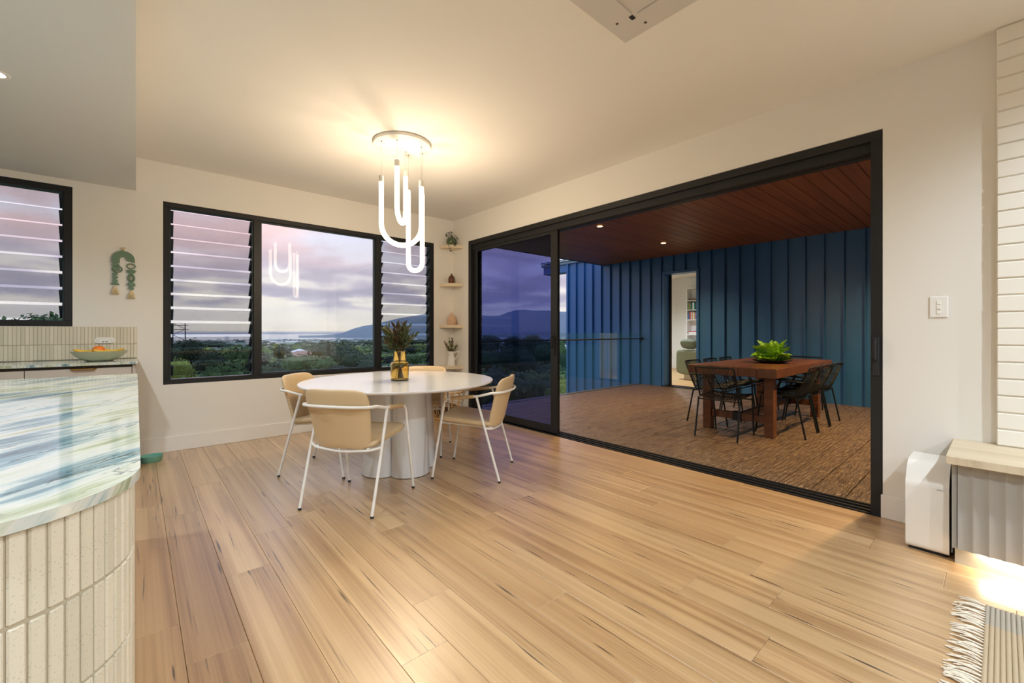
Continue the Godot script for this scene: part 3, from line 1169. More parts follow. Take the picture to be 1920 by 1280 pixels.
	for s in [-1, 1]:
		g = G.new()
		g.pillow(Vector3(0.02, 0.40, s * 0.36), Vector3(0.76, 0.46, 0.16), 0.25)
		part(g, "arm", M.sofa, ac)
	part(span(-0.26, 0.30, 0, 0.13, -0.30, 0.30, 0.01), "plinth", M.pale_wood, ac)
	g = G.new()
	g.xf = Transform3D(Basis(Vector3(0, 0, 1), 0.5), Vector3(-0.29, 0.835, -0.1))
	g.pillow(Vector3.ZERO, Vector3(0.14, 0.22, 0.46), 0.55)
	var cu = solo(g, "cushion", mat(rgb(112, 118, 96), 0.95), "dark green cushion resting on the study armchair", "cushion")
	cu.position = Vector3(9.95, 0, -4.62)
	cu.rotation.y = -0.35

# ---------------------------------------------------------------- indoor furniture
func dining_table() -> void:
	var o = base("dining_table", Vector3(1.645, 0, -3.28))
	tag(o, "round white dining table on a lobed pedestal", "table")
	var g = G.new()
	g.lathe([Vector2(0, 0.700), Vector2(0.62, 0.700), Vector2(0.735, 0.706), Vector2(0.762, 0.716), Vector2(0.765, 0.720), Vector2(0.765, 0.727), Vector2(0.762, 0.730), Vector2(0, 0.730)], 96)
	part(g, "tabletop", M.white_table, o)
	# four rounded lobes, wider at the foot
	g = G.new()
	var f = func(u, v):
		var an = TAU * u + 0.44
		var lobe = pow(absf(cos(2.0 * an)), 0.55)
		var r = (0.205 + 0.105 * lobe) * (1.0 - 0.16 * v + 0.02 * v * v)
		return Vector3(cos(an) * r, 0.004 + 0.696 * v, sin(an) * r)
	g.grid(160, 10, f, true)
	part(g, "pedestal", M.white_table, o)

func dining_chair(at: Vector3, dir: Vector2, label: String) -> void:
	# faces local +z
	if not proto.has("chair"):
		var o = base("dining_chair")
		tag(o, label, "chair", "dining chairs round the white table")
		var r = 0.0095
		# two front legs run up into the arms and meet in one hoop behind the backrest
		var side = []
		for s in [-1.0, 1.0]:
			side.append([Vector3(s * 0.262, 0.012, 0.262), Vector3(s * 0.252, 0.615, 0.165), Vector3(s * 0.256, 0.640, -0.10), Vector3(s * 0.250, 0.664, -0.20)])
		var hoop = []
		hoop.append_array(arc(side[0], 0.05))
		for k in range(1, 12):
			var an = PI * k / 12.0
			hoop.append(Vector3(-cos(an) * 0.25, 0.664 + 0.008 * sin(an), -0.20 - 0.125 * pow(sin(an), 0.8)))
		var other = arc(side[1], 0.05)
		other.reverse()
		hoop.append_array(other)
		var g = G.new()
		g.tube(hoop, r, 10)
		part(g, "arm_frame", M.white_metal, o)
		for s in [-1.0, 1.0]:
			g = G.new()
			g.tube([Vector3(s * 0.256, 0.638, -0.085), Vector3(s * 0.258, 0.3, -0.18), Vector3(s * 0.256, 0.012, -0.262)], r, 10)
			part(g, "rear_leg", M.white_metal, o)
			# wrapped arm
			g = G.new()
			var pts = []
			var rr = []
			for k in 61:
				var q = k / 60.0
				pts.append(Vector3(s * lerpf(0.2525, 0.2555, q), lerpf(0.6195, 0.6375, q), lerpf(0.115, -0.065, q)))
				rr.append(0.0135 + 0.0011 * cos(k * PI))
			g.tube(pts, rr, 10)
			part(g, "arm_wrap", M.cord, o)
			for z in [0.262, -0.262]:
				g = G.new()
				g.tube([Vector3(s * (0.262 if z > 0 else 0.256), 0.0, z), Vector3(s * (0.262 if z > 0 else 0.256), 0.014, z)], 0.0105, 10)
				part(g, "foot_cap", M.rubber, o)
		g = G.new()
		g.tube(arc([Vector3(-0.258, 0.40, -0.148), Vector3(-0.20, 0.385, -0.19), Vector3(0.0, 0.372, -0.215), Vector3(0.20, 0.385, -0.19), Vector3(0.258, 0.40, -0.148)], 0.08), r * 0.9, 8)
		g.tube([Vector3(-0.255, 0.425, 0.198), Vector3(0.255, 0.425, 0.198)], r * 0.9, 8)
		for s in [-1.0, 1.0]:
			g.tube([Vector3(s * 0.18, 0.418, 0.198), Vector3(s * 0.18, 0.392, -0.19)], r * 0.9, 8)
		part(g, "seat_rail", M.white_metal, o)
		# seat: a padded sheet with rounded rim
		g = G.new()
		var seat = func(u, v):
			var an = TAU * u
			var b = -PI / 2 + PI * clampf(v, 0.0, 1.0)
			var ce = func(q, e): return signf(q) * pow(absf(q), e)
			var cb = ce.call(cos(b), 0.22)
			var sb = ce.call(sin(b), 0.7)
			var wx = 0.232
			var x = wx * ce.call(cos(an), 0.32) * cb
			var z = 0.222 * ce.call(sin(an), 0.32) * cb
			return Vector3(x * (1.0 + z * 0.12), 0.442 + 0.026 * sb + (0.022 * z / 0.22) - 0.012 * (1.0 - pow(x / wx, 2.0)), z + 0.022)
		g.grid(56, 20, seat, true)
		part(g, "seat", M.leather, o)
		# backrest: a shallow curved shell, narrower towards the seat, leaning back
		g = G.new()
		var back = func(u, v):
			var an = TAU * u
			var b = -PI / 2 + PI * clampf(v, 0.0, 1.0)
			var ce = func(q, e): return signf(q) * pow(absf(q), e)
			var cb = ce.call(cos(b), 0.2)
			var sb = ce.call(sin(b), 0.7)
			var h = ce.call(sin(an), 0.34) * cb
			var w = ce.call(cos(an), 0.34) * cb
			var wid = 0.212 + 0.018 * h
			var x = wid * w
			var y = 0.585 + 0.190 * h - 0.022 * w * w * (0.5 - h * 0.5)
			var lean = -0.262 - 0.050 * h
			return Vector3(x, y, lean + 0.055 * w * w + 0.021 * sb)
		g.grid(56, 20, back)
		part(g, "backrest", M.leather, o)
		proto.chair = o
		o.position = at
		o.rotation.y = atan2(dir.x, dir.y)
	else:
		copy_of(proto.chair, "dining_chair", at, atan2(dir.x, dir.y), label)

var proto := {}

func sprig(g: G, p: Vector3, d: Vector3, l: float, leaf: float, n: int) -> void:
	# a stem with narrow leaves, written into one mesh
	var side = d.cross(Vector3.UP).normalized()
	if side.length() < 0.1:
		side = Vector3.RIGHT
	for k in n:
		var q = float(k) / n
		var c = p + d * l * q
		var a = rng.randf() * TAU
		var o = (d * 1.1 + (side * cos(a) + side.cross(d) * sin(a)) * 0.75).normalized()
		var w = o.cross(Vector3(sin(a), 0.3, cos(a))).normalized() * leaf * 0.13
		var mid = c + o * leaf * 0.5 + Vector3(0, -0.002, 0)
		g.face([c, mid + w, c + o * leaf, mid - w], Vector3.UP)

func table_vase() -> void:
	var at = Vector3(1.62, 0.730, -3.24)
	var o = base("glass_vase", at)
	tag(o, "amber glass vase with stepped shoulder on the round dining table", "vase")
	var g = G.new()
	g.lathe([Vector2(0, 0.0), Vector2(0.066, 0.0), Vector2(0.072, 0.006), Vector2(0.073, 0.135), Vector2(0.066, 0.146), Vector2(0.054, 0.150), Vector2(0.052, 0.156), Vector2(0.052, 0.236), Vector2(0.049, 0.238), Vector2(0.0475, 0.236), Vector2(0.0475, 0.152), Vector2(0.062, 0.142), Vector2(0.068, 0.132), Vector2(0.067, 0.012), Vector2(0, 0.010)], 48)
	part(g, "glass_body", M.amber, o)
	var b = base("olive_branches", at + Vector3(0, 0.013, 0))
	tag(b, "bunch of dark olive leaved branches standing in the amber vase", "branches")
	rng.seed = 77
	g = G.new()
	var gl = G.new()
	var gd = G.new()
	for k in 30:
		var a = rng.randf() * TAU
		var rr = sqrt(rng.randf())
		var tip = Vector3(cos(a) * 0.125 * rr, rng.randf_range(0.32, 0.47) - 0.05 * rr, sin(a) * 0.125 * rr)
		var neck = Vector3(cos(a) * 0.034 * rr, 0.234, sin(a) * 0.034 * rr)
		var foot = Vector3(-cos(a) * 0.036 * rr, 0.004, -sin(a) * 0.036 * rr)
		g.tube([foot, neck, neck.lerp(tip, 0.5) + Vector3(0, 0.012, 0), tip], [0.0022, 0.002, 0.0016, 0.0008], 5)
		sprig(gl if k % 3 else gd, neck, (tip - neck).normalized(), (tip - neck).length() * 1.05, rng.randf_range(0.045, 0.07), 34)
	part(g, "stems", M.stem, b)
	tag(part(gl, "leaves", M.olive_leaf, b), "", "", "", "")
	part(gd, "dark_leaves", M.rust_leaf, b)

func corner_shelves() -> void:
	# quarter-round shelves in the corner of the two walls
	var ys = [2.322, 1.793, 1.222, 0.655]
	var words = ["top", "second", "third", "lowest"]
	for i in 4:
		var poly = PackedVector2Array([Vector2(0, 0)])
		var r = 0.235
		for k in 17:
			var an = PI + (PI / 2) * -k / 16.0
			poly.append(Vector2(cos(an) * r, absf(sin(an)) * r))
		var g = G.new()
		g.prism(poly, -0.022, 0.022, 0.002)
		var o = base("corner_shelf", Vector3(XB - 0.001, ys[i] - 0.022, ZA + 0.001))
		tag(o, "pale quarter-round corner shelf, the %s of four between window and door" % words[i], "shelf", "corner shelves")
		part(g, "shelf_board", M.shelf, o)
	var c = Vector3(XB - 0.10, 0, ZA + 0.10)
	# trailing plant in a netted green pot
	var p = base("trailing_plant", c + Vector3(0.0, ys[0] + 0.0005, 0.0))
	tag(p, "round dark green pot with trailing heart-leaved vine on the top shelf", "plant")
	var g = G.new()
	g.lathe([Vector2(0, 0), Vector2(0.035, 0), Vector2(0.058, 0.022), Vector2(0.066, 0.055), Vector2(0.060, 0.092), Vector2(0.044, 0.115), Vector2(0.040, 0.117), Vector2(0.036, 0.110), Vector2(0, 0.10)], 32)
	part(g, "pot", M.pot_green, p)
	g = G.new()
	for k in 8:
		for s in [-1, 1]:
			var pts = []
			for j in 9:
				var q = j / 8.0
				var yy = 0.006 + q * 0.106
				var rr = 0.068 * sqrt(maxf(0.05, 1.0 - pow((q - 0.5) * 1.75, 2.0))) + 0.002
				var an = TAU * k / 8.0 + s * q * 0.8
				pts.append(Vector3(cos(an) * rr, yy, sin(an) * rr))
			g.tube(pts, 0.0016, 4, false)
	part(g, "net", M.leaf_dark, p)
	g = G.new()
	var gl = G.new()
	rng.seed = 5
	var out = Vector3(-0.7, 0, 0.7)
	var along = Vector3(-0.7, 0, -0.7)
	var vines = [[Vector3(-0.05, 0.15, 0.02), Vector3(-0.12, 0.10, 0.06), Vector3(-0.125, 0.0, 0.10), Vector3(-0.11, -0.07, 0.12), Vector3(-0.07, -0.115, 0.13)], [Vector3(-0.03, 0.13, 0.05), Vector3(-0.05, 0.03, 0.11), Vector3(-0.02, -0.03, 0.135)], [Vector3(0.02, 0.16, 0.0), Vector3(0.05, 0.15, 0.02), Vector3(0.065, 0.11, 0.05)], [Vector3(-0.02, 0.17, 0.0), Vector3(-0.08, 0.17, 0.0), Vector3(-0.10, 0.14, 0.02)], [Vector3(0, 0.16, 0), Vector3(-0.03, 0.19, 0.03), Vector3(-0.06, 0.18, 0.06)]]
	for vn in vines:
		var pts = [Vector3(0, 0.10, 0)]
		pts.append_array(vn)
		g.tube(arc(pts, 0.03), 0.0014, 5)
		for k in range(1, pts.size()):
			for m in 2:
				var a: Vector3 = pts[k - 1].lerp(pts[k], 0.5 + 0.5 * m)
				var d = Vector3(rng.randf_range(-0.6, 0.2), rng.randf_range(-0.9, 0.1), rng.randf_range(0.1, 0.8)).normalized()
				heart(gl, a, d, 0.030)
	part(g, "vines", M.stem, p)
	part(gl, "leaves", M.leaf_dark, p)
	# brown bottle vase
	p = base("bottle_vase", c + Vector3(0.0, ys[1] + 0.0005, 0.0))
	tag(p, "small glossy brown ceramic bottle vase on the second corner shelf", "vase")
	g = G.new()
	g.lathe([Vector2(0, 0), Vector2(0.038, 0), Vector2(0.043, 0.008), Vector2(0.046, 0.06), Vector2(0.040, 0.092), Vector2(0.024, 0.112), Vector2(0.014, 0.118), Vector2(0.012, 0.130), Vector2(0.014, 0.140), Vector2(0.009, 0.140), Vector2(0.008, 0.10), Vector2(0, 0.09)], 36)
	part(g, "vase_body", M.brown_glaze, p)
	# drop-shaped diffuser
	p = base("aroma_diffuser", c + Vector3(0.02, ys[2] + 0.0005, -0.02))
	tag(p, "pale peach drop-shaped diffuser on the third corner shelf", "diffuser")
	g = G.new()
	g.lathe([Vector2(0, 0), Vector2(0.055, 0), Vector2(0.065, 0.012), Vector2(0.069, 0.045), Vector2(0.068, 0.052)], 36)
	part(g, "base_bowl", M.peach, p)
	g = G.new()
	g.lathe([Vector2(0, 0.053), Vector2(0.068, 0.053), Vector2(0.062, 0.082), Vector2(0.044, 0.115), Vector2(0.020, 0.145), Vector2(0.007, 0.165), Vector2(0.002, 0.180), Vector2(0, 0.182)], 36)
	part(g, "cover", M.peach, p)
	g = G.new()
	g.tube(arc([Vector3(-0.05, 0.008, 0.04), Vector3(-0.09, 0.006, 0.05), Vector3(-0.10, 0.025, 0.03), Vector3(-0.075, 0.03, 0.03)], 0.02), 0.003, 6)
	part(g, "cable", M.straw, p)
	# enamel jug of flowers
	p = base("enamel_jug", c + Vector3(-0.005, ys[3] + 0.0005, 0.005))
	tag(p, "white enamel jug holding flowers on the lowest corner shelf", "jug")
	g = G.new()
	g.lathe([Vector2(0, 0), Vector2(0.056, 0), Vector2(0.058, 0.008), Vector2(0.048, 0.09), Vector2(0.040, 0.150), Vector2(0.044, 0.185), Vector2(0.052, 0.198), Vector2(0.048, 0.196), Vector2(0.038, 0.16), Vector2(0.05, 0.02), Vector2(0, 0.015)], 36)
	part(g, "jug_body", M.white, p)
	g = G.new()
	# spout towards the window
	g.face([Vector3(-0.035, 0.160, -0.02), Vector3(-0.035, 0.160, 0.02), Vector3(-0.082, 0.200, 0.0)], Vector3(-1, -0.5, 0.3))
	g.face([Vector3(-0.035, 0.160, 0.02), Vector3(-0.045, 0.198, 0.024), Vector3(-0.082, 0.200, 0.0)], Vector3(-0.3, 0, 1))
	g.face([Vector3(-0.035, 0.160, -0.02), Vector3(-0.045, 0.198, -0.024), Vector3(-0.082, 0.200, 0.0)], Vector3(-0.3, 0, -1))
	g.xf = Transform3D(Basis(Vector3.UP, -0.75), Vector3.ZERO)
	part(g, "spout", M.white, p)
	g = G.new()
	var hp = [Vector3(0.040, 0.165, 0), Vector3(0.078, 0.200, 0), Vector3(0.108, 0.188, 0), Vector3(0.104, 0.160, 0), Vector3(0.048, 0.085, 0)]
	g.xf = Transform3D(Basis(Vector3.UP, -0.75), Vector3.ZERO)
	g.tube(arc(hp, 0.03), 0.0055, 8)
	part(g, "handle", M.white, p)
	var fl = base("flower_bunch", p.position + Vector3(0, 0.02, 0))
	tag(fl, "loose bunch of green and brown dried flowers in the white jug", "flowers")
	rng.seed = 15
	var gs = G.new()
	var ga = G.new()
	var gb = G.new()
	var gc = G.new()
	for k in 22:
		var a = rng.randf() * TAU
		var rr = sqrt(rng.randf())
		var tip = Vector3(cos(a) * 0.10 * rr, rng.randf_range(0.22, 0.34), sin(a) * 0.10 * rr)
		if k % 4 == 0:
			tip = Vector3(rng.randf_range(-0.02, 0.03), rng.randf_range(0.32, 0.37), rng.randf_range(-0.02, 0.02))
		var neck = Vector3(cos(a) * 0.02 * rr, 0.165, sin(a) * 0.02 * rr)
		gs.tube([Vector3(0, 0.0, 0), neck, tip], [0.0016, 0.0016, 0.0008], 4)
		sprig([ga, gb, gc][k % 3] if k % 4 else gb, neck, (tip - neck).normalized(), (tip - neck).length(), 0.03, 22)
	part(gs, "stems", M.stem, fl)
	part(ga, "green_leaves", M.leaf, fl)
	part(gb, "brown_seedheads", M.rust_leaf, fl)
	part(gc, "pale_blossom", mat(rgb(196, 200, 150), 0.8), fl)

func heart(g: G, p: Vector3, d: Vector3, s: float) -> void:
	var w = d.cross(Vector3(0.3, 1, 0.2)).normalized()
	var nn = w.cross(d).normalized()
	var o = [Vector2(0, 0), Vector2(0.32, -0.12), Vector2(0.5, 0.2), Vector2(0.36, 0.62), Vector2(0, 1.0)]
	for m in [-1.0, 1.0]:
		var pts = []
		for q in o:
			pts.append(p + d * q.y * s + w * m * q.x * s + nn * 0.18 * s * absf(q.x))
		g.face(pts, nn)

func basket() -> void:
	var o = base("rattan_basket", Vector3(3.05, 0, -4.78))
	tag(o, "round open rattan basket on the floor in the corner below the shelves", "basket")
	var g = G.new()
	var n = 26
	for k in n:
		var a = TAU * k / n
		var pts = []
		for j in 9:
			var q = j / 8.0
			var r = 0.15 + 0.075 * sin(q * PI * 0.62)
			pts.append(Vector3(cos(a + 0.18 * q * (1 if k % 2 else -1)) * r, 0.012 + q * 0.33, sin(a + 0.18 * q * (1 if k % 2 else -1)) * r))
		g.tube(pts, 0.0042, 5)
	part(g, "stakes", M.rattan, o)
	for q in [0.0, 0.52, 0.62, 1.0]:
		var r = 0.15 + 0.075 * sin(q * PI * 0.62)
		var pts = []
		for k in 40:
			var a = TAU * k / 40.0
			pts.append(Vector3(cos(a) * (r + 0.004), 0.012 + q * 0.33 + 0.004 * sin(a * 13), sin(a) * (r + 0.004)))
		g = G.new()
		g.tube(pts, 0.007 if q == 1.0 or q == 0.0 else 0.0045, 6, false, true)
		part(g, "hoop", M.rattan, o)
	g = G.new()
	for k in 13:
		var a0 = TAU * k / 13.0
		var pts = []
		for j in 9:
			var a = a0 + TAU / 13.0 * j / 8.0
			pts.append(Vector3(cos(a) * 0.222, 0.34 + 0.055 * sin(PI * j / 8.0), sin(a) * 0.222))
		g.tube(pts, 0.0042, 5)
	part(g, "scalloped_edge", M.rattan, o)
	g = G.new()
	g.lathe([Vector2(0, 0.0), Vector2(0.15, 0.0), Vector2(0.155, 0.010), Vector2(0, 0.012)], 28)
	part(g, "woven_base", M.rattan, o)
	g = G.new()
	rng.seed = 3
	g.pillow(Vector3(0, 0.105, 0), Vector3(0.30, 0.18, 0.30), 0.8, 20, 10)
	solo(g, "folded_blanket", mat(rgb(66, 48, 40), 0.95), "dark brown folded throw lying inside the rattan basket", "blanket", "", Vector3(3.05, 0.0, -4.78))

func wall_hanging() -> void:
	var o = base("wall_hanging", Vector3(-0.085, 0, ZA))
	tag(o, "sage green clay arch and bead hanging with cream tassels on the wall", "wall hanging")
	var z0 = 0.004
	var z1 = 0.014
	var lift = func(g: G, y: float): g.xf = Transform3D(Basis(Vector3.RIGHT, PI / 2), Vector3(0, y, 0))
	# arch
	var poly = PackedVector2Array()
	for k in 21:
		var a = PI - PI * k / 20.0
		poly.append(Vector2(cos(a) * 0.078, -sin(a) * 0.078))
	poly.append(Vector2(0.078, 0.018))
	poly.append(Vector2(0.022, 0.006))
	for k in 13:
		var a = PI * k / 12.0
		poly.append(Vector2(cos(a) * 0.022, -sin(a) * 0.026))
	poly.append(Vector2(-0.022, 0.030))
	poly.append(Vector2(-0.078, 0.030))
	var g = G.new()
	lift.call(g, 1.765)
	g.prism(poly, z0, z1)
	part(g, "arch", M.sage, o)
	var disc = func(x: float, y: float, rx: float, ry: float, half: int, hole: float):
		var q = PackedVector2Array()
		if hole > 0.0:
			var gg = G.new()
			var pts = []
			for k in 28:
				var a = TAU * k / 28.0
				pts.append(Vector3(x + cos(a) * rx, y + sin(a) * ry, 0.009))
			gg.tube(pts, hole, 6, false, true)
			part(gg, "ring", M.sage, o)
			return
		for k in 25:
			var a = TAU * k / 24.0 if half == 0 else PI * k / 24.0 + (0.0 if half > 0 else PI)
			if k < 24 or half != 0:
				q.append(Vector2(cos(a) * rx, -sin(a) * ry))
		var gg = G.new()
		gg.xf = Transform3D(Basis(Vector3.RIGHT, PI / 2), Vector3(x, y, 0))
		gg.prism(q, z0, z1)
		part(gg, "bead", M.sage, o)
	# left string
	disc.call(-0.050, 1.708, 0.028, 0.024, 1, 0.0)
	disc.call(-0.047, 1.680, 0.025, 0.020, 0, 0.0)
	disc.call(-0.040, 1.678, 0.033, 0.027, 0, 0.005)
	for y in [1.634, 1.605, 1.575]:
		disc.call(-0.054, y, 0.020, 0.0145, 0, 0.0)
	disc.call(-0.054, 1.540, 0.029, 0.022, 1, 0.0)
	# right string
	disc.call(0.053, 1.712, 0.027, 0.021, 0, 0.005)
	disc.call(0.053, 1.668, 0.036, 0.014, 1, 0.0)
	disc.call(0.053, 1.667, 0.030, 0.024, -1, 0.0)
	disc.call(0.053, 1.606, 0.022, 0.033, 0, 0.006)
	disc.call(0.053, 1.606, 0.012, 0.022, 0, 0.004)
	disc.call(0.053, 1.548, 0.029, 0.021, 0, 0.0)
	disc.call(0.053, 1.513, 0.019, 0.014, 0, 0.0)
	for q in [[-0.054, 1.53], [0.053, 1.497]]:
		g = G.new()
		rng.seed = 8
		for k in 22:
			var a = TAU * k / 22.0
			g.tube([Vector3(q[0], q[1], 0.01), Vector3(q[0] + cos(a) * 0.012, q[1] - 0.02, 0.012 + sin(a) * 0.006), Vector3(q[0] + cos(a) * 0.027, q[1] - rng.randf_range(0.07, 0.078), 0.014 + sin(a) * 0.010)], 0.0022, 4)
		part(g, "tassel", M.straw, o)
	g = G.new()
	for x in [-0.054, 0.053]:
		g.tube([Vector3(x, 1.75, 0.008), Vector3(x, 1.49, 0.008)], 0.0012, 4)
	g.tube([Vector3(0, 1.84, 0.008), Vector3(0, 1.875, 0.008)], 0.0012, 4)
	part(g, "cord", M.straw, o)
	g = G.new()
	for k in 10:
		var a = TAU * k / 10.0
		g.tube([Vector3(0, 1.842, 0.01), Vector3(cos(a) * 0.014, 1.875, 0.012 + sin(a) * 0.006)], 0.0022, 4)
	part(g, "top_knot", M.straw, o)

func outlet(at: Vector3, turn: float, label: String) -> void:
	var o = base("wall_outlet", at, turn)
	tag(o, label, "outlet")
	var q = PackedVector2Array()
	for k in 24:
		var a = TAU * k / 24.0
		q.append(Vector2(cos(a) * 0.026 + (0.041 if cos(a) > 0 else -0.041), sin(a) * 0.026))
	var g = G.new()
	g.xf = Transform3D(Basis(Vector3.RIGHT, PI / 2), Vector3.ZERO)
	g.prism(q, 0.0, 0.008, 0.002)
	part(g, "faceplate", M.white, o)
	for s in [-1, 1]:
		g = G.new()
		for p in [[-0.008, 0.004, 0.5], [0.008, 0.004, -0.5], [0.0, -0.010, 0.0]]:
			g.xf = Transform3D(Basis(Vector3(0, 0, 1), p[2]), Vector3(s * 0.047 + p[0], p[1], 0.0083))
			g.box(Vector3.ZERO, Vector3(0.0022, 0.0075, 0.001))
		part(g, "socket_slots", M.black_soft, o)
		part(span(s * 0.011 - 0.007, s * 0.011 + 0.007, -0.014, -0.009, 0.008, 0.0105, 0.001), "rocker_switch", M.black_soft, o)

func light_switch() -> void:
	var o = base("light_switch", Vector3(XB, 1.266, -0.233))
	tag(o, "white three-gang light switch plate on the wall beside the sliding door", "switch")
	part(span(-0.008, 0, -0.060, 0.060, -0.038, 0.038, 0.004), "plate", M.white, o)
	for k in 3:
		part(span(-0.0115, -0.008, 0.012 - k * 0.026, 0.034 - k * 0.026, -0.009, 0.009, 0.0018), "rocker", M.white_matt, o)

func kitchen() -> void:
	# finger tiles behind the counter
	var o = structure("backsplash", "cream vertical finger tile splashback behind the kitchen counter", "splashback")
	part(span(-2.6, 0.007, 0.890, 1.168, ZA, ZA + 0.006), "grout_bed", M.grout, o)
	var tm = gbox(Vector3.ZERO, Vector3(0.0205, 0.1475, 0.008), 0.002).mesh()
	var tb = gbox(Vector3.ZERO, Vector3(0.0205, 0.1225, 0.008), 0.002).mesh()
	rng.seed = 4
	for k in 115:
		var x = -0.004 - 0.0225 * k
		part(tm, "tile", M["tile%d" % (rng.randi() % 3)], o, Vector3(x, 1.0925, ZA + 0.006))
		part(tb, "tile", M["tile%d" % (rng.randi() % 3)], o, Vector3(x, 0.9535, ZA + 0.006))
	outlet(Vector3(-0.203, 1.050, ZA + 0.010), 0.0, "white oval double power outlet on the tiled splashback")
	# drawer units
	var zf = -4.62
	for q in [[-0.60, 0.0, "at the open end of the back counter"], [-1.2, -0.6, "second from the open end of the back counter"], [-1.8, -1.2, "third from the open end of the back counter"]]:
		var c = base("drawer_cabinet", Vector3((q[0] + q[1]) * 0.5, 0, (ZA + zf) * 0.5))
		tag(c, "taupe kitchen drawer cabinet %s" % q[2], "cabinet")
		var hw = (q[1] - q[0]) * 0.5
		var hd = (zf - ZA) * 0.5
		part(span(-hw, hw, 0.10, 0.862, -hd + 0.001, hd - 0.002), "carcass", M.carcass, c)
		part(span(-hw, hw, 0.0, 0.10, -hd + 0.001, hd - 0.06), "kickboard", M.carcass, c)
		if q[1] == 0.0:
			part(span(hw - 0.022, hw - 0.001, 0.0, 0.862, -hd + 0.001, hd + 0.016), "end_panel", M.drawer, c)
		for y in [[0.655, 0.845], [0.385, 0.650], [0.11, 0.380]]:
			var d = part(span(-hw + 0.002, hw - (0.026 if q[1] == 0.0 else 0.002), y[0], y[1], hd, hd + 0.018, 0.001), "drawer", M.drawer, c)
			var g = G.new()
			var pl = PackedVector2Array([Vector2(-0.075, 0), Vector2(-0.055, 0.022), Vector2(0.055, 0.022), Vector2(0.075, 0)])
			g.xf = Transform3D(Basis(), Vector3(0, y[1] - 0.004, hd + 0.016))
			g.prism(pl, -0.004, 0.004)
			part(g, "finger_pull", M.brass, d)
	var wt = solo(span(-2.6, 0.012, 0.866, 0.888, ZA + 0.001, -4.58, 0.002), "worktop", M.marble, "green veined marble worktop along the back wall under the kitchen window", "worktop")
	# fruit bowl and fruit
	var bp = Vector3(-0.222, 0.8885, -4.85)
	var b = base("fruit_bowl", bp)
	tag(b, "wide shallow sage ceramic bowl of fruit on the back counter", "bowl")
	var g = G.new()
	g.lathe([Vector2(0, 0), Vector2(0.075, 0), Vector2(0.10, 0.010), Vector2(0.145, 0.042), Vector2(0.173, 0.078), Vector2(0.176, 0.082), Vector2(0.171, 0.082), Vector2(0.14, 0.048), Vector2(0.09, 0.018), Vector2(0, 0.010)], 48)
	part(g, "bowl_body", M.bowl_sage, b)
	g = G.new()
	g.lathe([Vector2(0, 0), Vector2(0.022, 0.004), Vector2(0.037, 0.02), Vector2(0.041, 0.037), Vector2(0.036, 0.056), Vector2(0.02, 0.070), Vector2(0, 0.073)], 24)
	var oo = base("orange_fruit", bp + Vector3(-0.005, 0.050, 0.02))
	tag(oo, "round orange lying in the sage fruit bowl", "orange")
	part(g, "peel", M.orange, oo)
	g = G.new()
	g.tube([Vector3(0, 0.072, 0), Vector3(0.002, 0.082, 0)], 0.003, 5)
	part(g, "stalk", M.stem, oo)
	for q in [[Vector3(-0.078, 0.056, -0.03), 0.3, "behind the orange"], [Vector3(0.082, 0.056, -0.03), -0.5, "beside the orange towards the dining room"], [Vector3(0.040, 0.054, 0.082), -0.1, "in front of the orange"]]:
		var bn = base("banana", bp + q[0], q[1])
		tag(bn, "yellow banana in the sage fruit bowl, %s" % q[2], "banana")
		g = G.new()
		var pts = []
		var rr = []
		for k in 13:
			var s = k / 12.0 - 0.5
			pts.append(Vector3(s * 0.15, 0.016 + 0.09 * s * s, 0.0))
			rr.append(0.016 * sqrt(maxf(0.06, 1.0 - pow(absf(s) * 1.92, 3.0))))
		g.tube(pts, rr, 8)
		part(g, "peel", M.banana, bn)

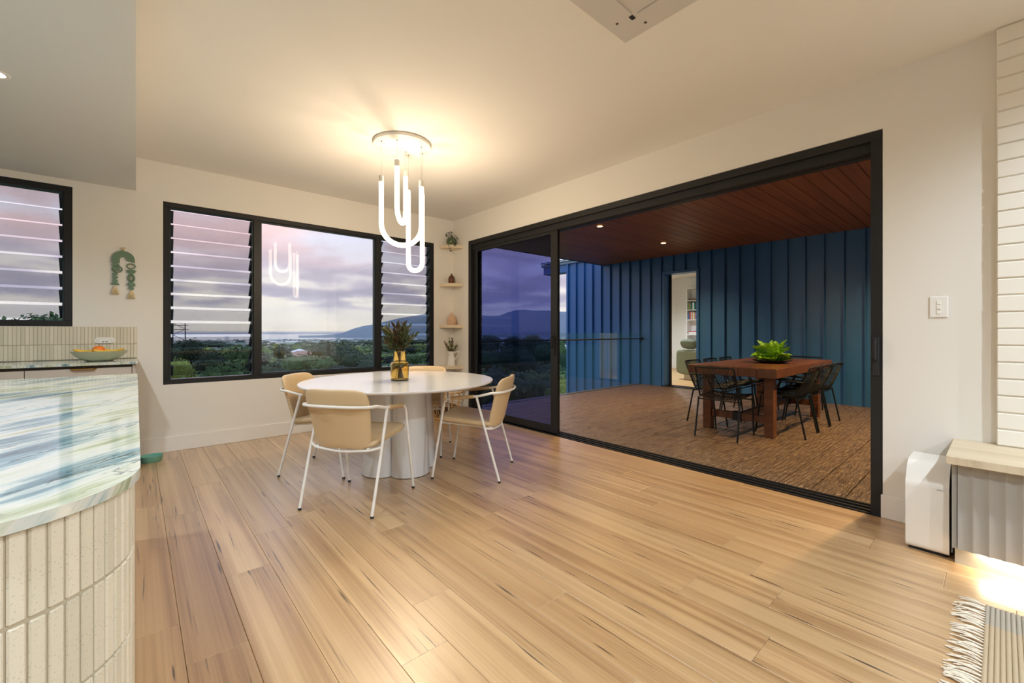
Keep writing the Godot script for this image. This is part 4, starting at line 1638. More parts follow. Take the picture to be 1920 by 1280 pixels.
func island() -> void:
	var top = 0.90
	var c = Vector2(-0.195, -0.965)
	# outline of the slab: long side, rounded end
	var edge = func(inset: float) -> PackedVector2Array:
		var p = PackedVector2Array()
		var r = 0.20 - inset
		p.append(Vector2(0.006 - inset, -3.085 + inset))
		for k in 19:
			var a = PI / 2 * k / 18.0
			p.append(Vector2(c.x + cos(a) * (r + 0.001), c.y + sin(a) * (r + 0.001)))
		p.append(Vector2(-2.4, c.y + r))
		p.append(Vector2(-2.4, -3.085 + inset))
		return p
	var g = G.new()
	g.uvr = -0.72
	g.prism(edge.call(0.0), -0.016, 0.0, 0.0015)
	var sl = solo(g, "island_worktop", M.marble, "polished green and blue veined marble slab on the kitchen island", "worktop", "", Vector3(0, top, 0))
	var o = base("kitchen_island", Vector3.ZERO)
	tag(o, "rounded kitchen island faced with cream vertical finger tiles", "kitchen island")
	g = G.new()
	g.prism(edge.call(0.0125), 0.0, top - 0.0165)
	part(g, "island_core", M.grout, o)
	# tiles follow the side and the round corner
	var path = edge.call(0.014)
	var pts = [Vector2(path[0].x, path[0].y)]
	for k in range(1, path.size() - 1):
		pts.append(path[k])
	pts[pts.size() - 1] = Vector2(-1.0, path[path.size() - 2].y)
	var len = 0.0
	var lens = [0.0]
	for k in range(1, pts.size()):
		len += pts[k].distance_to(pts[k - 1])
		lens.append(len)
	var at = func(s: float) -> Vector2:
		for k in range(1, pts.size()):
			if s <= lens[k]:
				return pts[k - 1].lerp(pts[k], (s - lens[k - 1]) / (lens[k] - lens[k - 1]))
		return pts[-1]
	var tw = 0.0166
	var meshes = {}
	rng.seed = 6
	var rows = [[0.769, 0.882], [0.643, 0.765], [0.517, 0.639], [0.391, 0.513], [0.265, 0.387], [0.139, 0.261], [0.013, 0.135]]
	# only the stretch towards the living room shows; the far part of the side is out of sight behind the corner
	var s0 = lens[1] - 0.36
	var n = int((len - s0) / 0.0186)
	for k in mini(n, 42):
		var a: Vector2 = at.call(s0 + 0.0186 * k)
		var b: Vector2 = at.call(s0 + 0.0186 * (k + 1))
		var d = (b - a).normalized()
		var mid = (a + b) * 0.5
		var turn = atan2(-d.y, d.x)
		for r in rows:
			var h = r[1] - r[0]
			var key = "%.3f" % h
			if not meshes.has(key):
				meshes[key] = gbox(Vector3.ZERO, Vector3(tw, h, 0.010), 0.002).mesh()
			var tl = part(meshes[key], "tile", M["tile%d" % (rng.randi() % 3)], o, Vector3(mid.x, (r[0] + r[1]) * 0.5, mid.y))
			tl.rotation.y = turn
	# the rest of the long side, beyond the tiles that can be told apart
	var rest = G.new()
	for k in int(s0 / 0.0186):
		var a: Vector2 = at.call(s0 - 0.0186 * k)
		var b: Vector2 = at.call(s0 - 0.0186 * (k + 1))
		var mid = (a + b) * 0.5
		for r in rows:
			rest.xf = Transform3D(Basis(Vector3.UP, PI / 2), Vector3(mid.x, (r[0] + r[1]) * 0.5, mid.y))
			rest.box(Vector3.ZERO, Vector3(tw, r[1] - r[0], 0.010), 0.002)
	tag(part(rest, "tile_field", M.tile0, o), "", "", "", "stuff")

func pet_bowl() -> void:
	var o = base("pet_bowl", Vector3(0.098, 0, -4.86))
	tag(o, "oval teal pet bowl on the floor by the end of the island", "bowl")
	var g = G.new()
	g.xf = Transform3D(Basis.from_scale(Vector3(0.95, 1.0, 0.8)), Vector3.ZERO)
	g.lathe([Vector2(0, 0), Vector2(0.072, 0), Vector2(0.078, 0.005), Vector2(0.088, 0.052), Vector2(0.090, 0.055), Vector2(0.083, 0.055), Vector2(0.074, 0.012), Vector2(0, 0.010)], 36)
	part(g, "bowl_body", M.teal, o)

func air_conditioner() -> void:
	# cassette unit in the ceiling; its near corner shows
	var o = base("ceiling_air_conditioner", Vector3(1.995, CEIL, -1.345))
	tag(o, "white square air conditioning cassette set in the ceiling", "air conditioner")
	var w = 0.95
	var m = M.cassette
	# local: runs towards -x and +z from the corner
	part(span(-w, 0, -0.012, 0.0, 0, w, 0.003), "panel", m, o)
	part(span(-w + 0.19, -0.19, -0.020, -0.012, 0.19, w - 0.19, 0.002), "intake_panel", m, o)
	var g = G.new()
	for k in 24:
		var x = -0.235 - k * 0.0205
		add_span(g, x - 0.004, x + 0.004, -0.024, -0.020, 0.235, w - 0.235)
	part(g, "grille_slats", m, o)
	part(span(-w + 0.228, -0.228, -0.0204, -0.020, 0.228, w - 0.228), "grille_opening", M.carcass, o)
	for q in [[-w + 0.17, -0.17, 0.045, 0.15], [-w + 0.17, -0.17, w - 0.15, w - 0.045]]:
		part(span(q[0], q[1], -0.018, -0.012, q[2], q[3], 0.002), "air_flap", m, o)
	for q in [[-0.15, -0.045, 0.17, w - 0.17], [-w + 0.045, -w + 0.15, 0.17, w - 0.17]]:
		part(span(q[0], q[1], -0.018, -0.012, q[2], q[3], 0.002), "air_flap", m, o)
	part(span(-0.155, -0.125, -0.015, -0.012, 0.125, 0.145), "sensor_window", M.black_soft, o)
	g = G.new()
	for k in 3:
		add_span(g, -0.175 - k * 0.014, -0.169 - k * 0.014, -0.0135, -0.012, 0.115, 0.150 - k * 0.006)
	part(g, "indicator_marks", M.carcass, o)
	for q in [Vector3(-0.16, -0.0135, 0.06), Vector3(-0.06, -0.0135, 0.16)]:
		part(gbox(q, Vector3(0.012, 0.004, 0.012), 0.001), "flap_hinge", M.carcass, o)

func bench() -> void:
	var o = base("low_cabinet", Vector3(0, 0, -0.14))
	tag(o, "low grey cabinet with scalloped front and lit recess under it", "cabinet")
	part(span(2.972, XB - 0.02, 0.10, 0.498, 0.0, 2.4), "carcass", M.carcass, o)
	part(span(2.955, XB - 0.02, 0.088, 0.498, -0.018, 0.0, 0.001), "end_panel", M.flute, o)
	# scalloped door: shallow hollows 50 mm wide
	for d in [[0.002, 0.598], [0.602, 1.198], [1.202, 1.798], [1.802, 2.398]]:
		var g = G.new()
		var zz0 = d[0]
		var zz1 = d[1]
		var f = func(u, v):
			var z = lerpf(zz0, zz1, u)
			var q = fposmod((z - 0.002) / 0.0502, 1.0)
			return Vector3(2.948 + 0.0075 * sin(q * PI), lerpf(0.088, 0.498, v), z)
		g.grid(144, 1, f)
		add_span(g, 2.957, 2.971, 0.088, 0.498, zz0, zz1)
		part(g, "door", M.flute, o)
	part(span(3.005, 3.02, 0.0, 0.10, -0.010, 2.4), "plinth", M.plinth, o)
	part(span(3.02, XB - 0.02, 0.0, 0.10, -0.010, 0.006), "plinth_end", M.plinth, o)
	part(span(2.984, 2.994, 0.094, 0.0995, 0.06, 2.3), "led_strip", glow(Color(1.0, 0.93, 0.80), 9.0), o)
	var l := AreaLight3D.new()
	l.light_color = Color(1.0, 0.93, 0.80)
	l.light_energy = 1.0
	l.area_size = Vector2(0.012, 2.2)
	l.area_range = 10.0
	l.shadow_enabled = true
	add_child(l)
	l.position = Vector3(2.989, 0.093, 1.04)
	l.rotation_degrees = Vector3(-90, 0, 0)
	var g2 = G.new()
	g2.uvo = Vector2(0.2, 0.6)
	add_span(g2, 2.90, XB - 0.001, 0.499, 0.536, -0.175, 2.3, 0.0015)
	solo(g2, "bench_top", M.pale_wood, "pale timber bench top over the scalloped grey cabinet", "bench top")
	# cable behind the purifier
	var g = G.new()
	g.tube(arc([Vector3(3.05, 0.03, -0.1625), Vector3(3.10, 0.06, -0.1625), Vector3(3.14, 0.02, -0.1635), Vector3(3.18, 0.07, -0.1625), Vector3(3.25, 0.012, -0.1630), Vector3(3.38, 0.012, -0.1630)], 0.03), 0.003, 6)
	solo(g, "power_cable", M.white_matt, "white power cable bunched between the purifier and the cabinet", "cable")

func purifier() -> void:
	var o = base("air_purifier", Vector3(3.19, 0, -0.250))
	tag(o, "slim white air purifier with sloped top between the door and low cabinet", "air purifier")
	# side outline in (x, y): front is -x, its top corner slopes
	var out = PackedVector2Array()
	var raw = [Vector3(-0.172, 0.012, 0), Vector3(-0.178, 0.36, 0), Vector3(-0.085, 0.447, 0), Vector3(0.165, 0.447, 0), Vector3(0.165, 0.012, 0), Vector3(-0.172, 0.012, 0)]
	var rp = arc([Vector3(0.0, 0.012, 0), raw[0], raw[1], raw[2], raw[3], raw[4], Vector3(0.001, 0.012, 0)], 0.035, 6)
	for p in rp:
		out.append(Vector2(p.x, -p.y))
	var g = G.new()
	g.xf = Transform3D(Basis(Vector3.RIGHT, PI / 2), Vector3.ZERO)
	g.prism(out, -0.080, 0.080, 0.004)
	part(g, "housing", M.white, o)
	part(span(-0.15, 0.15, 0.0, 0.014, -0.07, 0.07), "foot", M.black_soft, o)
	part(span(-0.10, 0.14, 0.06, 0.40, 0.080, 0.083, 0.001), "side_intake", M.carcass, o)
	part(span(-0.1795, -0.1745, 0.335, 0.337, 0.035, 0.06), "status_line", M.plinth, o)

func rug() -> void:
	var o = base("woven_rug", Vector3(0, 0, 0))
	tag(o, "beige woven jute rug with knotted cream fringe", "rug")
	# the fringed end runs along x; one long side lies beside the lit cabinet recess
	var a = Vector3(2.615, 0, -0.045)
	var ga = G.new()
	var gb = G.new()
	for k in 62:
		var q = a + Vector3(0, 0.0045, 0.008 + 0.0135 * k)
		gb.tube([q, q + Vector3(-0.17, 0, 0)], 0.0078, 6)
		var pts = []
		for j in 9:
			pts.append(q + Vector3(-0.17 - 0.15 * j, 0.0, 0))
		ga.tube(pts, 0.0078, 6)
	part(gb, "grey_border", M.rug_grey, o)
	part(ga, "jute_field", M.rug, o)
	rng.seed = 12
	var g = G.new()
	for k in 60:
		var q = a + Vector3(-0.008 - 0.0225 * k, 0.006, 0.006)
		var lean = rng.randf_range(-0.025, 0.025)
		for m in 4:
			var l = rng.randf_range(0.06, 0.095)
			var b = Vector3(lean + rng.randf_range(-0.016, 0.016), -0.003, -l)
			var c = Vector3(lean * 0.4 + rng.randf_range(-0.012, 0.012), 0.002 + 0.008 * rng.randf(), -l * 0.5)
			g.tube(arc([q, q + c, q + b], 0.03, 4), 0.0025, 4)
	part(g, "fringe", M.fringe, o)

# ---------------------------------------------------------------- on the deck
func outdoor_table() -> void:
	var o = base("outdoor_table", Vector3(6.04, 0, -1.99))
	tag(o, "heavy dark hardwood dining table with thick plank top on the deck", "table")
	var hx = 1.10
	var hz = 0.47
	# planks along the length
	for k in 5:
		var g = G.new()
		g.uvo = Vector2(k * 0.33, k * 0.2)
		var w = hz * 2 / 5.0
		g.xf = Transform3D(Basis(Vector3.UP, PI / 2), Vector3(0, 0.690, -hz + w * (k + 0.5)))
		g.box(Vector3.ZERO, Vector3(w - 0.0015, 0.100, hx * 2), 0.004)
		part(g, "top_plank", M.table_wood, o)
	for sx in [-1, 1]:
		for sz in [-1, 1]:
			var g = G.new()
			g.xf = Transform3D(Basis(Vector3.RIGHT, PI / 2), Vector3(sx * 0.855, 0.3, sz * 0.335))
			g.box(Vector3(0, 0, 0.0), Vector3(0.105, 0.095, 0.66), 0.006)
			part(g, "leg", M.table_wood, o, Vector3(0, 0.01, 0))
		var g = G.new()
		add_span(g, sx * 0.855 - 0.025, sx * 0.855 + 0.025, 0.125, 0.205, -0.288, 0.288, 0.004)
		part(g, "end_rail", M.table_wood, o)
		part(span(sx * 0.855 - 0.029, sx * 0.855 + 0.029, 0.115, 0.215, -0.05, 0.05, 0.003), "iron_plate", M.black_soft, o)
	part(span(-0.83, 0.83, 0.135, 0.195, -0.03, 0.03, 0.004), "stretcher", M.table_wood, o)

func deck_chair(at: Vector3, turn: float, label: String) -> void:
	if proto.has("deck_chair"):
		copy_of(proto.deck_chair, "outdoor_chair", at, turn, label)
		return
	var o = base("outdoor_chair")
	tag(o, label, "chair", "black wire chairs round the deck table")
	var m = M.mesh_metal
	var shell = func(u: float, v: float) -> Vector3:
		# u across -1..1; v from the seat front (0) over the bend (0.5) to the top of the back (1)
		var p: Vector3
		if v < 0.5:
			var q = v / 0.5
			p = Vector3(u * lerpf(0.20, 0.215, q), 0.440 - 0.022 * q, lerpf(0.20, -0.17, q))
			p.y += 0.018 * u * u
		else:
			var q = (v - 0.5) / 0.5
			p = Vector3(u * lerpf(0.215, 0.20, q), lerpf(0.425, 0.765, q), lerpf(-0.18, -0.315, pow(q, 0.85)))
			p.z += 0.05 * u * u * (1.0 - q * 0.4)
		return p
	# rim
	var rim = []
	for k in 25:
		rim.append(shell.call(-1.0, k / 24.0))
	for k in range(1, 8):
		rim.append(shell.call(-1.0 + 2.0 * k / 8.0, 1.0))
	for k in 25:
		rim.append(shell.call(1.0, 1.0 - k / 24.0))
	for k in range(1, 8):
		rim.append(shell.call(1.0 - 2.0 * k / 8.0, 0.0))
	var g = G.new()
	g.tube(rim, 0.0085, 7, false, true)
	part(g, "shell_rim", m, o)
	# woven back: two families of slanting wires
	g = G.new()
	for fam in [-1.0, 1.0]:
		for k in range(-10, 27, 1):
			var pts = []
			for j in 11:
				var v = 0.5 + 0.5 * j / 10.0
				var u = (-1.0 + k * 0.15) + fam * (v - 0.5) * 2.4 + (0.0 if fam > 0 else 0.0)
				if absf(u) <= 1.0:
					pts.append(shell.call(u, v) + Vector3(0, 0, fam * 0.0018))
			if pts.size() > 1:
				g.tube(pts, 0.0027, 4, false)
	part(g, "back_mesh", m, o)
	g = G.new()
	for k in 17:
		var u = -1.0 + k * 0.125
		var pts = []
		for j in 9:
			pts.append(shell.call(u, 0.5 * j / 8.0))
		g.tube(pts, 0.0028, 4, false)
	for k in 6:
		var pts = []
		for j in 9:
			pts.append(shell.call(-1.0 + 0.25 * j, 0.05 + 0.085 * k) + Vector3(0, -0.004, 0))
		g.tube(pts, 0.0035, 4, false)
	part(g, "seat_mesh", m, o)
	for s in [-1.0, 1.0]:
		g = G.new()
		g.tube([Vector3(s * 0.222, 0.0, -0.2475), Vector3(s * 0.218, 0.425, -0.165)], 0.0095, 8)
		part(g, "leg", m, o)
		g = G.new()
		g.tube([Vector3(s * 0.205, 0.0, 0.2475), Vector3(s * 0.212, 0.430, 0.185)], 0.0095, 8)
		part(g, "leg", m, o)
		g = G.new()
		g.tube(arc([Vector3(s * 0.215, 0.44, 0.18), Vector3(s * 0.240, 0.625, 0.10), Vector3(s * 0.240, 0.610, -0.15), Vector3(s * 0.212, 0.600, -0.225)], 0.05), 0.0085, 8)
		part(g, "arm", m, o)
	g = G.new()
	for z in [0.17, -0.16]:
		g.tube([Vector3(-0.21, 0.405, z), Vector3(0.21, 0.405, z)], 0.0075, 6)
	part(g, "cross_bar", m, o)
	proto.deck_chair = o
	o.position = at
	o.rotation.y = turn

func lobed_leaf(g: G, root: Vector3, dir: Vector3, l: float, w: float, droop: float, roll: float) -> void:
	# a long leaf with wavy lobes, arching over
	var side = dir.cross(Vector3.UP).normalized()
	var n = 16
	var rows = []
	for k in n + 1:
		var q = float(k) / n
		var c = root + dir * l * q + Vector3.DOWN * droop * l * q * q
		var tang = (dir + Vector3.DOWN * 2.0 * droop * q).normalized()
		var up = side.cross(tang).normalized()
		var prof = sin(PI * pow(q, 0.7)) * (1.0 if q < 0.999 else 0.0) * (0.72 + 0.28 * absf(sin(q * PI * 6.5)))
		var ww = w * prof + 0.003
		var s2 = (side * cos(roll) + up * sin(roll))
		var rip = 0.16 * sin(q * 38.0)
		rows.append([c - s2 * ww + up * ww * (0.45 + rip), c, c + s2 * ww + up * ww * (0.45 - rip), up])
	for k in n:
		var a = rows[k]
		var b = rows[k + 1]
		g.face([a[0], a[1], b[1]], a[3])
		g.face([a[0], b[1], b[0]], a[3])
		g.face([a[1], a[2], b[2]], a[3])
		g.face([a[1], b[2], b[1]], a[3])

func deck_plant() -> void:
	var at = Vector3(5.93, 0.7405, -1.88)
	var o = base("serving_dish", at)
	tag(o, "wide shallow black dish on the hardwood deck table", "dish")
	var g = G.new()
	g.lathe([Vector2(0, 0), Vector2(0.10, 0), Vector2(0.13, 0.006), Vector2(0.215, 0.034), Vector2(0.217, 0.037), Vector2(0.21, 0.036), Vector2(0.125, 0.012), Vector2(0, 0.008)], 48)
	part(g, "dish_body", M.black_soft, o)
	var p = base("leafy_greens", at + Vector3(0, 0.012, 0))
	tag(p, "heap of bright green lobed leaves arching out of the black dish", "plant")
	rng.seed = 31
	for k in 32:
		var a = TAU * k / 32.0 * 2.0 + 0.1 * (k % 4) + rng.randf_range(-0.2, 0.2)
		var lift = [0.35, 0.8, 1.5, 2.3][k % 4]
		var dir = Vector3(cos(a), lift, sin(a)).normalized()
		g = G.new()
		var l = rng.randf_range(0.25, 0.33) * [0.85, 1.0, 1.12, 1.12][k % 4]
		lobed_leaf(g, Vector3(cos(a) * 0.03, 0.0 + 0.01 * (k % 4), sin(a) * 0.03), dir, l, rng.randf_range(0.058, 0.088), [0.12, rng.randf_range(0.35, 0.6), rng.randf_range(0.2, 0.45), rng.randf_range(0.15, 0.4)][k % 4], rng.randf_range(-0.5, 0.5))
		part(g, "leaf", M.leaf_bright if k % 5 else M.leaf_mid, p)

# ---------------------------------------------------------------- the view
func ground_at(p: Vector2) -> float:
	# hillside falling away to a coastal plain
	var r = p.length()
	return -3.4 - 0.095 * clampf(r - 8.0, 0.0, 72.0) - 0.018 * clampf(r - 80.0, 0.0, 900.0) - 0.0166 * clampf(r - 980.0, 0.0, 2600.0)

func on_slope(bearing: float, r: float) -> Vector3:
	# the point on the hillside at that compass bearing (degrees from -z towards +x) and distance
	var az = deg_to_rad(bearing)
	var p = Vector2(sin(az), -cos(az)) * r
	return Vector3(p.x, ground_at(p), p.y)

var planted := []

func clear_spot(bearing: float, r: float, half: float) -> Vector3:
	# steps outwards along the bearing until nothing else stands there
	var at = on_slope(bearing, r)
	for k in 60:
		var free = true
		for p in planted:
			if Vector2(p[0].x - at.x, p[0].z - at.z).length() < (p[1] + half) * 0.98:
				free = false
		if free:
			break
		r *= 1.03
		at = on_slope(bearing, r)
	planted.append([at, half])
	return at

func crown_mesh(sd: int, blobs: int, flat: float, leaves: int, size: float) -> ArrayMesh:
	# a unit crown (about 1 high, 1 wide) of small leaf sprays round several bodies
	var r := RandomNumberGenerator.new()
	r.seed = sd
	var g = G.new()
	var cs = []
	for k in blobs:
		var a = r.randf() * TAU
		var q = sqrt(r.randf()) * 0.30
		cs.append([Vector3(cos(a) * q, 0.35 + r.randf() * 0.40 * flat, sin(a) * q), r.randf_range(0.17, 0.27)])
	for c in cs:
		# body
		var f = func(u, v):
			var an = TAU * u
			var b = -PI / 2 + PI * v
			return c[0] + Vector3(cos(an) * cos(b), sin(b) * 0.8, sin(an) * cos(b)) * c[1] * 0.86
		g.grid(9, 6, f, true)
	for k in leaves:
		var c = cs[k % cs.size()]
		var d = Vector3(r.randfn(), r.randfn() + 0.25, r.randfn()).normalized()
		var p = c[0] + Vector3(d.x, d.y * 0.8, d.z) * c[1] * r.randf_range(0.82, 1.12)
		var t = Vector3(r.randfn(), r.randfn(), r.randfn()).normalized()
		var a = (t - d * t.dot(d) * 0.6).normalized() * size * r.randf_range(0.6, 1.3)
		var b = a.cross(d).normalized() * size * 0.55
		g.face([p - a, p + b, p + a, p - b], d)
	# to unit height and unit width
	var hi = 0.0
	var wide = 0.0
	for p in g.v:
		hi = maxf(hi, p.y)
		wide = maxf(wide, maxf(absf(p.x), absf(p.z)))
	for i in g.v.size():
		g.v[i] = Vector3(g.v[i].x * 0.5 / wide, g.v[i].y / hi, g.v[i].z * 0.5 / wide)
	return g.mesh()

func trees() -> void:
	var greens = [mat(rgb(36, 54, 28), 0.85), mat(rgb(60, 84, 36), 0.85), mat(rgb(26, 42, 32), 0.85), mat(rgb(108, 122, 46), 0.85)]
	var bush = [mat(rgb(66, 88, 44), 0.85), mat(rgb(92, 112, 50), 0.85), mat(rgb(54, 74, 48), 0.85), mat(rgb(126, 138, 58), 0.85)]
	var crowns = [crown_mesh(1, 7, 1.0, 1500, 0.035), crown_mesh(2, 9, 0.6, 1700, 0.035), crown_mesh(3, 5, 1.5, 1300, 0.038), crown_mesh(4, 8, 0.9, 1500, 0.032)]
	var tg = G.new()
	tg.tube([Vector3(0, -0.08, 0), Vector3(0.01, 0.25, 0), Vector3(-0.01, 0.55, 0.01)], [0.035, 0.024, 0.012], 7)
	tg.tube([Vector3(0, 0.22, 0), Vector3(0.12, 0.5, 0.05)], [0.016, 0.008], 5)
	tg.tube([Vector3(0, 0.26, 0), Vector3(-0.12, 0.52, -0.06)], [0.016, 0.008], 5)
	var trunk = tg.mesh()
	var bark = mat(rgb(86, 72, 58), 0.9)
	var words = ["dark green round-crowned", "mid green spreading", "blue-green upright", "yellow-green loose-crowned"]
	rng.seed = 100
	# bearing, distance, height, crown width, kind
	var list = [[19.54, 112, 10.3, 14.5, 0], [3.83, 112, 11.2, 8.0, 0], [8.96, 112, 9.2, 8.5, 1], [13.66, 112, 8.4, 10.0, 2], [26.27, 112, 8.5, 12.0, 2], [32.05, 112, 8.7, 12.0, 0], [6.15, 82, 9.2, 7.5, 0], [10.94, 82, 8.0, 8.0, 2], [16.24, 82, 7.9, 10.0, 1], [22.68, 82, 8.3, 11.0, 0], [29.99, 82, 7.9, 11.0, 1], [3.17, 56, 6.9, 5.0, 3], [7.61, 56, 6.4, 5.5, 1], [12.56, 56, 5.9, 6.0, 0], [18.32, 56, 5.5, 7.0, 2], [24.30, 56, 5.2, 7.5, 3], [29.30, 56, 5.4, 7.0, 0], [-8.57, 62, 11.3, 9.0, 1], [-6.79, 92, 14.8, 13.0, 1], [-4.94, 128, 16.4, 14.0, 1], [-10.78, 128, 15.9, 14.0, 0], [37.32, 120, 12.0, 13.0, 0], [40.52, 100, 11.1, 11.0, 2], [44.08, 120, 12.2, 13.0, 0], [46.21, 98, 10.2, 9.0, 1], [42.30, 76, 9.3, 9.0, 0], [38.39, 72, 8.5, 9.0, 1], [47.48, 58, 4.4, 4.5, 1], [48.32, 46, 3.3, 3.6, 3], [47.20, 40, 3.0, 3.2, 3], [48.46, 84, 7.5, 6.0, 2], [47.34, 140, 7.9, 10.0, 0]]
	for q in list:
		var at = clear_spot(q[0], q[1], q[3] * 0.6)
		var h = q[2]
		var o = base("tree", at, rng.randf() * TAU)
		var wd = q[3]
		var where = "kitchen window" if q[0] < -2.0 else ("louvre bank beside the kitchen" if q[0] < 10.7 else ("dining window" if q[0] < 34.1 else "sliding door"))
		tag(o, "%s %s tree on the bushy slope beyond the %s" % ["tall" if h > 9.0 else "low", words[q[4]], where], "tree", "trees on the slope beyond the windows")
		var cr = part(crowns[q[4]], "crown", greens[q[4]], o)
		cr.scale = Vector3(wd, h * 0.98, wd)
		var tr = part(trunk, "trunk", bark, o)
		tr.scale = Vector3(wd * 0.5, h, wd * 0.5)
	# the uncountable bush between and beyond them
	var small = crown_mesh(8, 5, 0.7, 260, 0.07)
	for k in 4:
		var mm := MultiMesh.new()
		mm.transform_format = MultiMesh.TRANSFORM_3D
		mm.mesh = small
		var n = [700, 700, 500, 260][k]
		mm.instance_count = n
		for i in n:
			var r = 45.0 * pow(26.0, pow(rng.randf(), 0.9))
			var az = deg_to_rad(rng.randf_range(-30.0, 100.0))
			var p = Vector2(sin(az), -cos(az)) * r
			var s = rng.randf_range(4.0, 9.0) * (0.75 if r < 70.0 else 1.0)
			var y = ground_at(p)
			mm.set_instance_transform(i, Transform3D(Basis(Vector3.UP, rng.randf() * TAU).scaled(Vector3(s * 1.2, s * 0.85, s * 1.2)), Vector3(p.x, y - s * 0.2, p.y)))
		var mi := MultiMeshInstance3D.new()
		mi.multimesh = mm
		mi.material_override = bush[k]
		mi.name = numbered("bushland")
		add_child(mi)
		tag(mi, ["dark green", "mid green", "blue-green", "yellow-green"][k] + " bushland covering the slope below the house", "bushland", "", "stuff")

func landscape() -> void:
	# hillside and plain
	var g = G.new()
	var rs = [6.0, 12.0, 25.0, 50.0, 90.0, 150.0, 260.0, 450.0, 800.0, 1400.0, 2600.0, 5200.0]
	var f = func(u, v):
		var k = clampf(u, 0, 1) * (rs.size() - 1)
		var i = mini(int(k), rs.size() - 2)
		var r = lerpf(rs[i], rs[i + 1], k - i)
		var az = deg_to_rad(lerpf(-95.0, 175.0, v))
		var p = Vector2(sin(az), -cos(az)) * r
		return Vector3(p.x, ground_at(p), p.y)
	g.grid(44, 90, f, true)
	tag(part(g, "terrain", mat(rgb(84, 92, 66), 0.95), self), "green hillside falling to the coastal plain", "terrain", "", "structure")
	g = G.new()
	var sea = func(u, v):
		var az = deg_to_rad(lerpf(-95.0, 175.0, v))
		var r = lerpf(4300.0, 13500.0, u)
		return Vector3(sin(az) * r, -69.0, -cos(az) * r)
	g.grid(6, 60, sea, true)
	var wm = mat(rgb(150, 170, 178), 0.12)
	tag(part(g, "sea", wm, self), "pale grey-blue sea beyond the town", "sea", "", "structure")
	# mountain range: height of the crest by bearing, 7 km away
	var ridge = [[14.79, -56], [17.12, -53], [19.54, -26], [20.91, 47], [22.04, 88], [23.65, 122], [24.75, 157], [26.27, 208], [28.28, 252], [30.88, 306], [33.45, 317], [36.26, 275], [38.25, 259], [39.53, 259], [40.52, 311], [41.80, 355], [43.02, 363], [44.08, 346], [46.21, 345], [47.62, 327], [49.72, 325], [53.17, 373], [59.15, 429], [69.91, 472], [83.85, 421]]
	var fn := FastNoiseLite.new()
	fn.seed = 3
	fn.frequency = 0.9
	fn.fractal_octaves = 4
	var rr = 7000.0
	var mt = func(u, v):
		# v along the range, u across: 0 foot in front, 0.5 crest, 1 foot behind
		var bearing = lerpf(ridge[0][0], ridge[-1][0], clampf(v, 0, 1))
		var top = 0.0
		for k in ridge.size() - 1:
			if bearing <= ridge[k + 1][0]:
				top = lerpf(ridge[k][1], ridge[k + 1][1], (bearing - ridge[k][0]) / (ridge[k + 1][0] - ridge[k][0]))
				break
		var az = deg_to_rad(bearing)
		var q = maxf(0.0, 1.0 - absf(u - 0.5) * 2.0)
		var n1 = fn.get_noise_2d(v * 40.0, u * 4.0)
		var s = clampf(pow(q, 0.85) * (1.0 + (0.32 * n1 if q < 0.98 else 0.0) * (1.0 - q)) , 0.0, 1.0)
		var r = rr + (u - 0.5) * 3400.0
		return Vector3(sin(az) * r, lerpf(-72.0, top, s), -cos(az) * r)
	g = G.new()
	g.grid(16, 240, mt, true)
	tag(part(g, "mountain_range", mat(rgb(78, 92, 84), 0.95), self), "long forested mountain range beyond the coastal plain", "mountains", "", "structure")
	# haze over the distance
	var fog := FogVolume.new()
	fog.name = "distant_haze"
	fog.shape = RenderingServer.FOG_VOLUME_SHAPE_BOX
	fog.size = Vector3(14000, 420, 5900)
	var fm := FogMaterial.new()
	fm.albedo = Color(0.80, 0.86, 1.0)
	fm.density = 0.00009
	fog.material = fm
	add_child(fog)
	fog.rotation_degrees = Vector3(0, -41.235, 0)
	var fd = deg_to_rad(41.235)
	fog.position = Vector3(sin(fd), 0, -cos(fd)) * 3800.0 + Vector3(0, 130, 0)
	tag(fog, "thin blue haze over the far plain and mountains", "haze", "", "stuff")

func gable_house(w: float, d: float, h: float) -> Array:
	var walls = gbox(Vector3(0, h * 0.5, 0), Vector3(w, h, d)).mesh()
	var g = G.new()
	var e = 0.5
	var p = [Vector3(-w / 2 - e, h, -d / 2 - e), Vector3(w / 2 + e, h, -d / 2 - e), Vector3(w / 2 + e, h, d / 2 + e), Vector3(-w / 2 - e, h, d / 2 + e), Vector3(-w / 2 + d * 0.3, h + d * 0.22, 0), Vector3(w / 2 - d * 0.3, h + d * 0.22, 0)]
	g.face([p[0], p[1], p[5], p[4]], Vector3(0, 1, -1))
	g.face([p[3], p[2], p[5], p[4]], Vector3(0, 1, 1))
	g.face([p[1], p[2], p[5]], Vector3(1, 1, 0))
	g.face([p[0], p[3], p[4]], Vector3(-1, 1, 0))
	g.face([p[0], p[1], p[2], p[3]], Vector3.DOWN)
	return [walls, g.mesh()]

